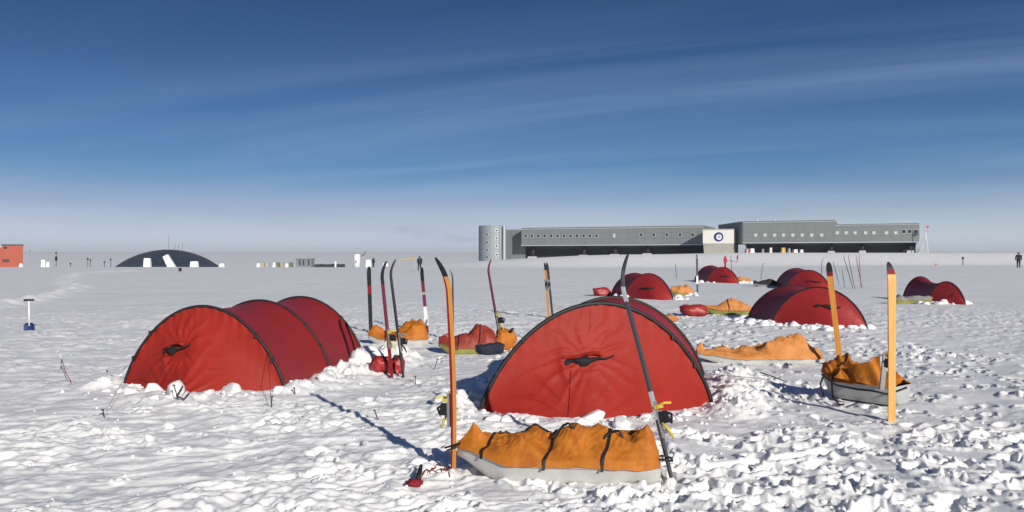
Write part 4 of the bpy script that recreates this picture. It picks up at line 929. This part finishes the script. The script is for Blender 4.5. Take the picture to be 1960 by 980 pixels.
# flagpole and flag
xf, Yf = (1771 - 980) / F * 190, 190
t = thing('flagpole', 'flagpole with striped flag at the right end of the station', 'flag', (xf, Yf, float(coarse(xf, Yf))))
k = MB(); k.tube([(xf, Yf, float(coarse(xf, Yf))), (xf, Yf, zY(428, Yf))], .07, 8); k.build('pole', M['trim'], t, True)
k = MB(); g = np.zeros((8, 10, 3))
for i in range(8):
    for j in range(10): g[i, j] = (xf - .05 + .10 * j * .9 + .12 * i * .1, Yf + .12 * math.sin(j * .9), zY(431, Yf) - .14 * i - .05 * (9 - j) * .8)
k.grid(g)
k.m = [(2 if (i < 4 and j > 4) else (0 if i % 2 == 0 else 1)) for i in range(7) for j in range(9)]
k.build('flag_cloth', [M['flagred'], M['flagwhite'], M['flagblue']], t, True)

# ------------------------------------------------------------------ far left: orange building, dome, depot
def far_thing_box(name, label, cat, px0, px1, py0, py1, Y, m, depth=6, group=None):
    X0, X1 = (px0 - 980) / F * Y, (px1 - 980) / F * Y; zt, zb = zY(py0, Y), zY(py1, Y) - 1.0
    return X0, X1, zb, zt
Y = 165; X0, X1, zb, zt = far_thing_box('', '', '', -60, 45, 469, 513, Y, None)
t = thing('container_building', 'orange red boxy building at the left edge of the plain', 'building', ((X0 + X1) / 2, Y, zb))
Xs = (4 - 980) / F * Y
k = MB(); k.box(((Xs + X1) / 2, Y + 4, (zb + zt) / 2), (X1 - Xs, 8, zt - zb)); k.build('wall', M['orange_bldg'], t)
k = MB(); k.box(((X0 + Xs) / 2 - .01, Y + 4.6, (zb + zt - .5) / 2), (Xs - X0, 8, zt - zb - .5)); k.build('annex', M['orange_bldg'], t)
k = MB(); k.box(((Xs + X1) / 2, Y + 4, zt + .07), (X1 - Xs + .3, 8.3, .16)); k.build('roof', M['under'], t)
for px, py, w, h in ((11.5, 499, 1.25, .5), (10, 474, .6, .35)):
    x = (px - 980) / F * Y; z = zY(py, Y); k = MB(); k.box((x, Y - .02, z), (w + .12, .08, h + .12)); f = k.build('window', M['under'], t); k = MB(); k.box((x, Y - .05, z), (w, .06, h)); k.build('pane', M['glass'], f)
t.rotation_euler = (0, 0, math.radians(31)); t.scale = (.85, 1, 1)
# dome
Yd = 430; Xd = (322 - 980) / F * Yd; Rb = 92.5 / F * Yd; zt = zY(478, Yd); zb = zY(511, Yd)
t = thing('geodesic_dome', 'dark blue geodesic dome half buried in snow on the horizon', 'dome', (Xd, Yd, zb - 1))
h = zt - zb; Rs = (Rb * Rb + h * h) / (2 * h); zc = zt - Rs; prof = []
am = math.asin(min(1, Rb / Rs)) * 1.08
k = MB(); ra = [];
for i in range(15):
    a = am * i / 14; ra.append((Rs * math.sin(a) + .01, Rs * math.cos(a)))
k.lathe((Xd, Yd, zc), ra[::-1], 40); dm = k.build('shell', M['dome'], t)
k = MB()
for i in range(2, 14, 2):
    a = am * i / 14; r, z = (Rs + .05) * math.sin(a), (Rs + .05) * math.cos(a)
    k.tube([(Xd + r * math.cos(b), Yd + r * math.sin(b), zc + z) for b in np.linspace(math.pi, 2 * math.pi, 33)], .09, 4)
for j in range(24):
    for sg in (-1, 1):
        k.tube([(Xd + (Rs + .05) * math.sin(am * i / 14) * math.cos(math.pi + math.pi * j / 23 + sg * i * .05), Yd + (Rs + .05) * math.sin(am * i / 14) * math.sin(math.pi + math.pi * j / 23 + sg * i * .05), zc + (Rs + .05) * math.cos(am * i / 14)) for i in range(1, 15)], .07, 4)
k.build('frame_ribs', mat('dome_ribs', (.06, .075, .10), .5, metal=.3), t)
for px, py0 in ((323, 449), (335, 466), (342, 468), (349, 465)):
    x = (px - 980) / F * Yd; k = MB(); k.tube([(x, Yd, zt - .8), (x, Yd, zY(py0, Yd))], .13, 5); k.build('antenna', M['bindgrey'], t)
def white_shed(label, px0, px1, py0, py1, Y, tilt=0., taper=.8, name='snow_ramp', m='chunk', cat='snow block'):
    X = ((px0 + px1) / 2 - 980) / F * Y; w = (px1 - px0) / F * Y; zt, zb = zY(py0, Y), zY(py1, Y) - 1.5
    mb = MB(); mb.box((X, Y, (zt + zb) / 2), (w, w * .8, zt - zb), Matrix.Rotation(tilt, 3, 'Y'), taper=taper)
    o = mb.build(name, M[m]); bv = o.modifiers.new('bevel', 'BEVEL'); bv.width = w * .12; bv.segments = 2
    return tag(o, label, cat, 'white snow covered structures on the far plain')
white_shed('white snow covered pillar before the left half of the dome', 275, 289, 494, 511, 380)
white_shed('tall white leaning snow covered chute before the middle of the dome', 317, 331, 487, 512, 380, -.5, .75)
white_shed('low white snow covered pillar before the right half of the dome', 364, 380, 500, 511, 380)
white_shed('taller white snow lump right of the orange building', 79, 87, 497, 511, 180)
white_shed('shorter white snow lump right of the orange building', 89, 95, 501, 511, 180)
white_shed('snow lump against the foot of the orange building', 34, 46, 504, 512, 160, 0, .4)
white_shed('snow mound just right of the dome', 417, 432, 504, 511, 300, 0, .5)
white_shed('white lump at the left end of the supply depot', 490, 499, 504, 511, 260, 0, .6)
white_shed('white pointed lump in the middle of the supply depot', 520, 529, 502, 511, 260, 0, .3)
white_shed('white lump at the right end of the supply depot', 545, 553, 504, 511, 260, 0, .6)
for nm, px, w, mi in (('tan crate in the supply depot on the horizon, leftmost', 503, 6, 4), ('grey crate in the supply depot between the tan and green ones', 512, 7, 3), ('green crate in the supply depot on the horizon', 533, 6, 5), ('tan crate in the supply depot beside the green crate', 540, 5, 4), ('dark crate near the right end of the supply depot', 557, 6, 5)):
    Y = 262; X = (px - 980) / F * Y; w = w / F * Y; zt, zb = zY(503, Y), zY(511, Y) - 1; mb = MB(); mb.box((X, Y, (zt + zb) / 2), (w, 1, zt - zb)); mb.box((X, Y, zt + .05), (w + .1, 1.1, .1)); tag(mb.build('supply_crate', M['cargo'][mi]), nm, 'crate', 'crates of the supply depot')
# grey hut
Y = 260; X0, X1 = (567 - 980) / F * Y, (596 - 980) / F * Y; zt, zb = zY(496, Y), zY(511, Y) - 1
t = thing('grey_hut', 'grey flat roofed hut on the horizon left of the skis', 'hut', ((X0 + X1) / 2, Y, zb))
k = MB(); k.box(((X0 + X1) / 2, Y + 2, (zt + zb) / 2), (X1 - X0, 4, zt - zb)); k.build('wall', mat('hut_grey', (.20, .21, .23), .6, var=.2, vscale=.5), t)
k = MB(); k.box(((X0 + X1) / 2 - .3, Y + 2, zt + .1), (X1 - X0 + 1, 4.6, .25)); k.build('roof', mat('hut_roof', (.22, .22, .23), .6), t)
for px in (574, 581, 591): x = (px - 980) / F * Y; k = MB(); k.box((x, Y - .02, (zt + zb) / 2 + .6), (.45, .06, 1.6)); k.build('door', M['under'], t)
# long dark row of stores
mb = MB(); 
for i in range(12):
    x = (600 + i * 5.2 - 980) / F * 300; mb.box((x, 300, zY(508.5, 300) - .5), (.95, 1, zY(507, 300) - zY(512, 300) + rr.uniform(0, .4) + 1))
tag(mb.build('fuel_line', M['under']), 'long low dark row of stores right of the grey hut', 'stores')
white_shed('thin white post standing before the dark row of stores', 640.5, 643.5, 500, 512, 280, .06, 1, 'marker_post', 'whiteplastic', 'post')
# radome tower with dish
Y = 280; X = (683 - 980) / F * Y; t = thing('radome_tower', 'white radome tower on the horizon behind the black ski', 'tower', (X, Y, -3))
k = MB(); r = 6.5 / F * Y; k.lathe((X, Y, 0), [(0, -3), (r, -3), (r, zY(489, Y)), (r * .85, zY(486.5, Y)), (.01, zY(486, Y))], 24); k.build('tank', M['whiteplastic'], t, True)
k = MB(); xd = (698 - 980) / F * Y; k.lathe((0, 0, 0), [(.02, 0), (.7, .12), (1.15, .4)], 20); R3 = Matrix.Rotation(-.9, 3, 'Y'); k.v = [tuple(R3 @ Vector(v) + Vector((xd, Y, zY(487, Y)))) for v in k.v]
k.tube([(xd - .2, Y, zY(488, Y)), (X + r * .7, Y, zY(492, Y))], .12, 6); k.build('dish', M['bindgrey'], t, True)
k = MB(); k.box((X - .1, Y - r - .0, zY(501, Y)), (.5, .1, .8)); k.build('hatch', M['bindgrey'], t)
white_shed('white dome shaped lump right of the radome tower', 699, 711, 497, 510, 275, 0, .7, 'snow_mound')
white_shed('low white mound behind the hooked ski tips', 730, 745, 503, 510, 285, 0, .6, 'snow_mound')
# marker flags far left
for nm, px, py0, py1 in (('dark instrument mast between the orange building and the dome', 107.5, 482, 509), ('small dark marker flag left of the dome, tallest', 168, 494, 510), ('small marker flag halfway to the dome', 173, 496, 509), ('small marker flag just left of the dome edge', 212, 495, 510), ('faint marker pole nearest the orange building', 57, 478, 511), ('tiny dark marker flag below the dome', 345, 514, 525), ('faint marker flag right of the first mast', 135, 503, 511), ('tiny marker flag at the left foot of the dome', 200, 500, 511)):
    Y = 175 if py0 < 510 else 88; X = (px - 980) / F * Y; mb = MB(); zb = min(zY(py1, Y), zY(py1, Y)) - .8; mb.tube([(X, Y, zb), (X, Y, zY(py0, Y))], .05, 6)
    mb.box((X, Y - .04, zY(py0 + 1.6, Y)), (.32, .06, .34))
    if px == 107.5: mb.box((X, Y, zY(495, Y)), (.35, .3, .9))
    tag(mb.build('marker_flag', M['hull_d'] if px == 57 else M['blackcloth']), nm, 'marker', 'marker flags on the far plain')
p = ground_at(1790, 515); mb = MB(); mb.tube([p, p + Vector((0, 0, .35))], .02, 6); mb.box(p + Vector((.1, 0, .28)), (.22, .02, .16)); tag(mb.build('marker_flag', M['flagred']), 'small orange red flag on the plain right of the broad orange ski', 'marker', 'marker flags on the far plain')
p = AT(1843, 494, 150); mb = MB(); mb.tube([p - Vector((0, 0, 1.4)), p], .06, 6); mb.box(p, (.4, .06, .4)); tag(mb.build('marker_flag', M['blackcloth']), 'small dark marker left of the distant person at right', 'marker', 'marker flags on the far plain')

# exhaust plume drifting left of the station tower
sm_m = bpy.data.materials.new('smoke'); sm_m.use_nodes = True; t = sm_m.node_tree; t.nodes.remove(t.nodes['Principled BSDF'])
tcn = N(t, 'ShaderNodeTexCoord'); nn = N(t, 'ShaderNodeTexNoise', Scale=.16, Detail=4.0, Roughness=.6, Distortion=.5); t.links.new(tcn.outputs['Object'], nn.inputs['Vector'])
r_ = N(t, 'ShaderNodeMapRange'); r_.inputs[1].default_value = .34; r_.inputs[2].default_value = .78; r_.inputs[4].default_value = .06; t.links.new(nn.outputs[0], r_.inputs[0])
vol = N(t, 'ShaderNodeVolumePrincipled'); vol.inputs['Color'].default_value = (.60, .58, .58, 1); t.links.new(r_.outputs[0], vol.inputs['Density']); t.links.new(vol.outputs[0], t.nodes['Material Output'].inputs['Volume'])
v, f = ico(3); mb = MB()
for px, py, a, b_ in ((888, 458, 5, .9), (858, 454, 6, 1.5), (822, 447, 6.5, 2.0), (785, 440, 6, 1.5)):
    c = AT(px, py, 262); mb.add(v * np.array((a, 3.0, b_)) + np.array(c), f)
sk = mb.build('smoke', sm_m); tag(sk, 'faint grey exhaust plume drifting left of the station tower', 'smoke', kind='stuff')

# ------------------------------------------------------------------ people (far off, small)
def person(label, px, Y, zfeet, face, jacket, trousers, pose='stand', h=1.76):
    X = (px - 980) / F * Y; s = h / 1.76
    if pose == 'walk': ft = ((-.10, .16), (.10, -.20))
    else: ft = ((-.11, .0), (.11, .03))
    lean = .12 if pose == 'lean' else .03
    J = {'pelvis': (0, 0, .94), 'spine': (0, -lean * .5, 1.16), 'chest': (0, -lean, 1.36), 'neck': (0, -lean * 1.1, 1.50), 'head': (0, -lean * 1.3, 1.60), 'crown': (0, -lean * 1.3, 1.71), 'nose': (0, -lean * 1.3 - .105, 1.62)}
    E = [('pelvis', 'spine'), ('spine', 'chest'), ('chest', 'neck'), ('neck', 'head'), ('head', 'crown'), ('head', 'nose')]
    Rd = {'pelvis': .17, 'spine': .17, 'chest': .19, 'neck': .085, 'head': .115, 'crown': .09, 'nose': .03}
    for i, sg in enumerate((-1, 1)):
        n = 'lr'[i]; fx, fy = ft[i]
        J['hip' + n] = (sg * .10, 0, .88); J['knee' + n] = (sg * .11, fy * .5 - .04, .49); J['ank' + n] = (fx, fy, .10); J['toe' + n] = (fx * 1.1, fy - .17, .05)
        J['sh' + n] = (sg * .20, -lean, 1.42); sw = -ft[i][1] * .8
        J['el' + n] = (sg * .29, -lean + sw * .5 + .03, 1.14); J['wr' + n] = (sg * .27, -lean + sw - .10, .92); J['ha' + n] = (sg * .26, -lean + sw - .14, .82)
        E += [('pelvis', 'hip' + n), ('hip' + n, 'knee' + n), ('knee' + n, 'ank' + n), ('ank' + n, 'toe' + n), ('chest', 'sh' + n), ('sh' + n, 'el' + n), ('el' + n, 'wr' + n), ('wr' + n, 'ha' + n)]
        Rd.update({'hip' + n: .12, 'knee' + n: .085, 'ank' + n: .07, 'toe' + n: .055, 'sh' + n: .10, 'el' + n: .075, 'wr' + n: .06, 'ha' + n: .05})
    ks = list(J); me = bpy.data.meshes.new('tmp'); me.from_pydata([J[k] for k in ks], [(ks.index(a), ks.index(b)) for a, b in E], [])
    o = bpy.data.objects.new('tmp', me); COL.objects.link(o); md = o.modifiers.new('s', 'SKIN')
    for k, v in zip(ks, me.skin_vertices[0].data): v.radius = (Rd[k], Rd[k]); v.use_root = (k == 'pelvis')
    sb = o.modifiers.new('ss', 'SUBSURF'); sb.levels = 2; sb.render_levels = 2
    dg = bpy.context.evaluated_depsgraph_get(); m2 = bpy.data.meshes.new_from_object(o.evaluated_get(dg)); bpy.data.objects.remove(o)
    b = bpy.data.objects.new('person', m2); COL.objects.link(b)
    m2.materials.clear()
    for m in (M[jacket], M[trousers], M['face'], M['blackcloth']): m2.materials.append(m)
    for p in m2.polygons:
        c = p.center; p.use_smooth = True
        if c.z > 1.66 or (c.z > 1.52 and c.y > -lean * 1.3 + .0): p.material_index = 0
        elif c.z > 1.53: p.material_index = 2
        elif c.z < .90 and abs(c.x) < .2: p.material_index = 1 if c.z > .14 else 3
        elif c.z < .9: p.material_index = 3
        else: p.material_index = 0
    b.location = (X, Y, zfeet); b.rotation_euler = (0, 0, face); b.scale = (s, s, s); tag(b, label, 'person', 'people on the plain')
    k = MB(); k.lathe((0, -lean * 1.3, 1.60), [(.128, .0), (.135, .05), (.12, .11), (.07, .16), (.005, .175)], 16)
    me = bpy.data.meshes.new('hood'); me.from_pydata(k.v, [], k.f); me.materials.append(M[jacket]); ho = bpy.data.objects.new('hood', me); COL.objects.link(ho); ho.parent = b
    return b
def foot(px, py, Y): return zY(py, Y)
def pz(px, Y): return float(coarse((px - 980) / F * Y, Y))
person('person in dark blue jacket walking on the plain behind the skis', 803, 97, pz(803, 97), .4, 'navy', 'blackcloth', 'walk', 1.70)
person('person in black standing far off left of the hooked skis', 714.5, 150, pz(714, 150) + .0, 2.5, 'blackcloth', 'blackcloth', 'stand', 1.75)
person('person in dark clothes walking on the plain at the far right', 1949.5, 97, pz(1949, 97), -.5, 'blackcloth', 'blackcloth', 'walk', 1.78)
person('person in red parka standing behind the small distant tent', 1388, 120, pz(1388, 120), .6, 'redcloth', 'redcloth', 'stand', 1.75)
person('person in red parka farther off, leaning, right of the other red one', 1411, 177, pz(1411, 177), 1.2, 'redcloth', 'redcloth', 'lean', 1.65)
# long yellow timber near the person in blue
k = MB(); Y = 150; k.tube([AT(762, 497.5, Y), AT(797, 495, Y)], .12, 8); 
for px in (764, 795): k.tube([AT(px, 496.5, Y), AT(px, 496.5, Y) - Vector((0, 0, 2.2))], .05, 6)
tag(k.build('timber_beam', M['bamboo'], None), 'long yellow beam on thin posts behind the hooked ski tips', 'beam')
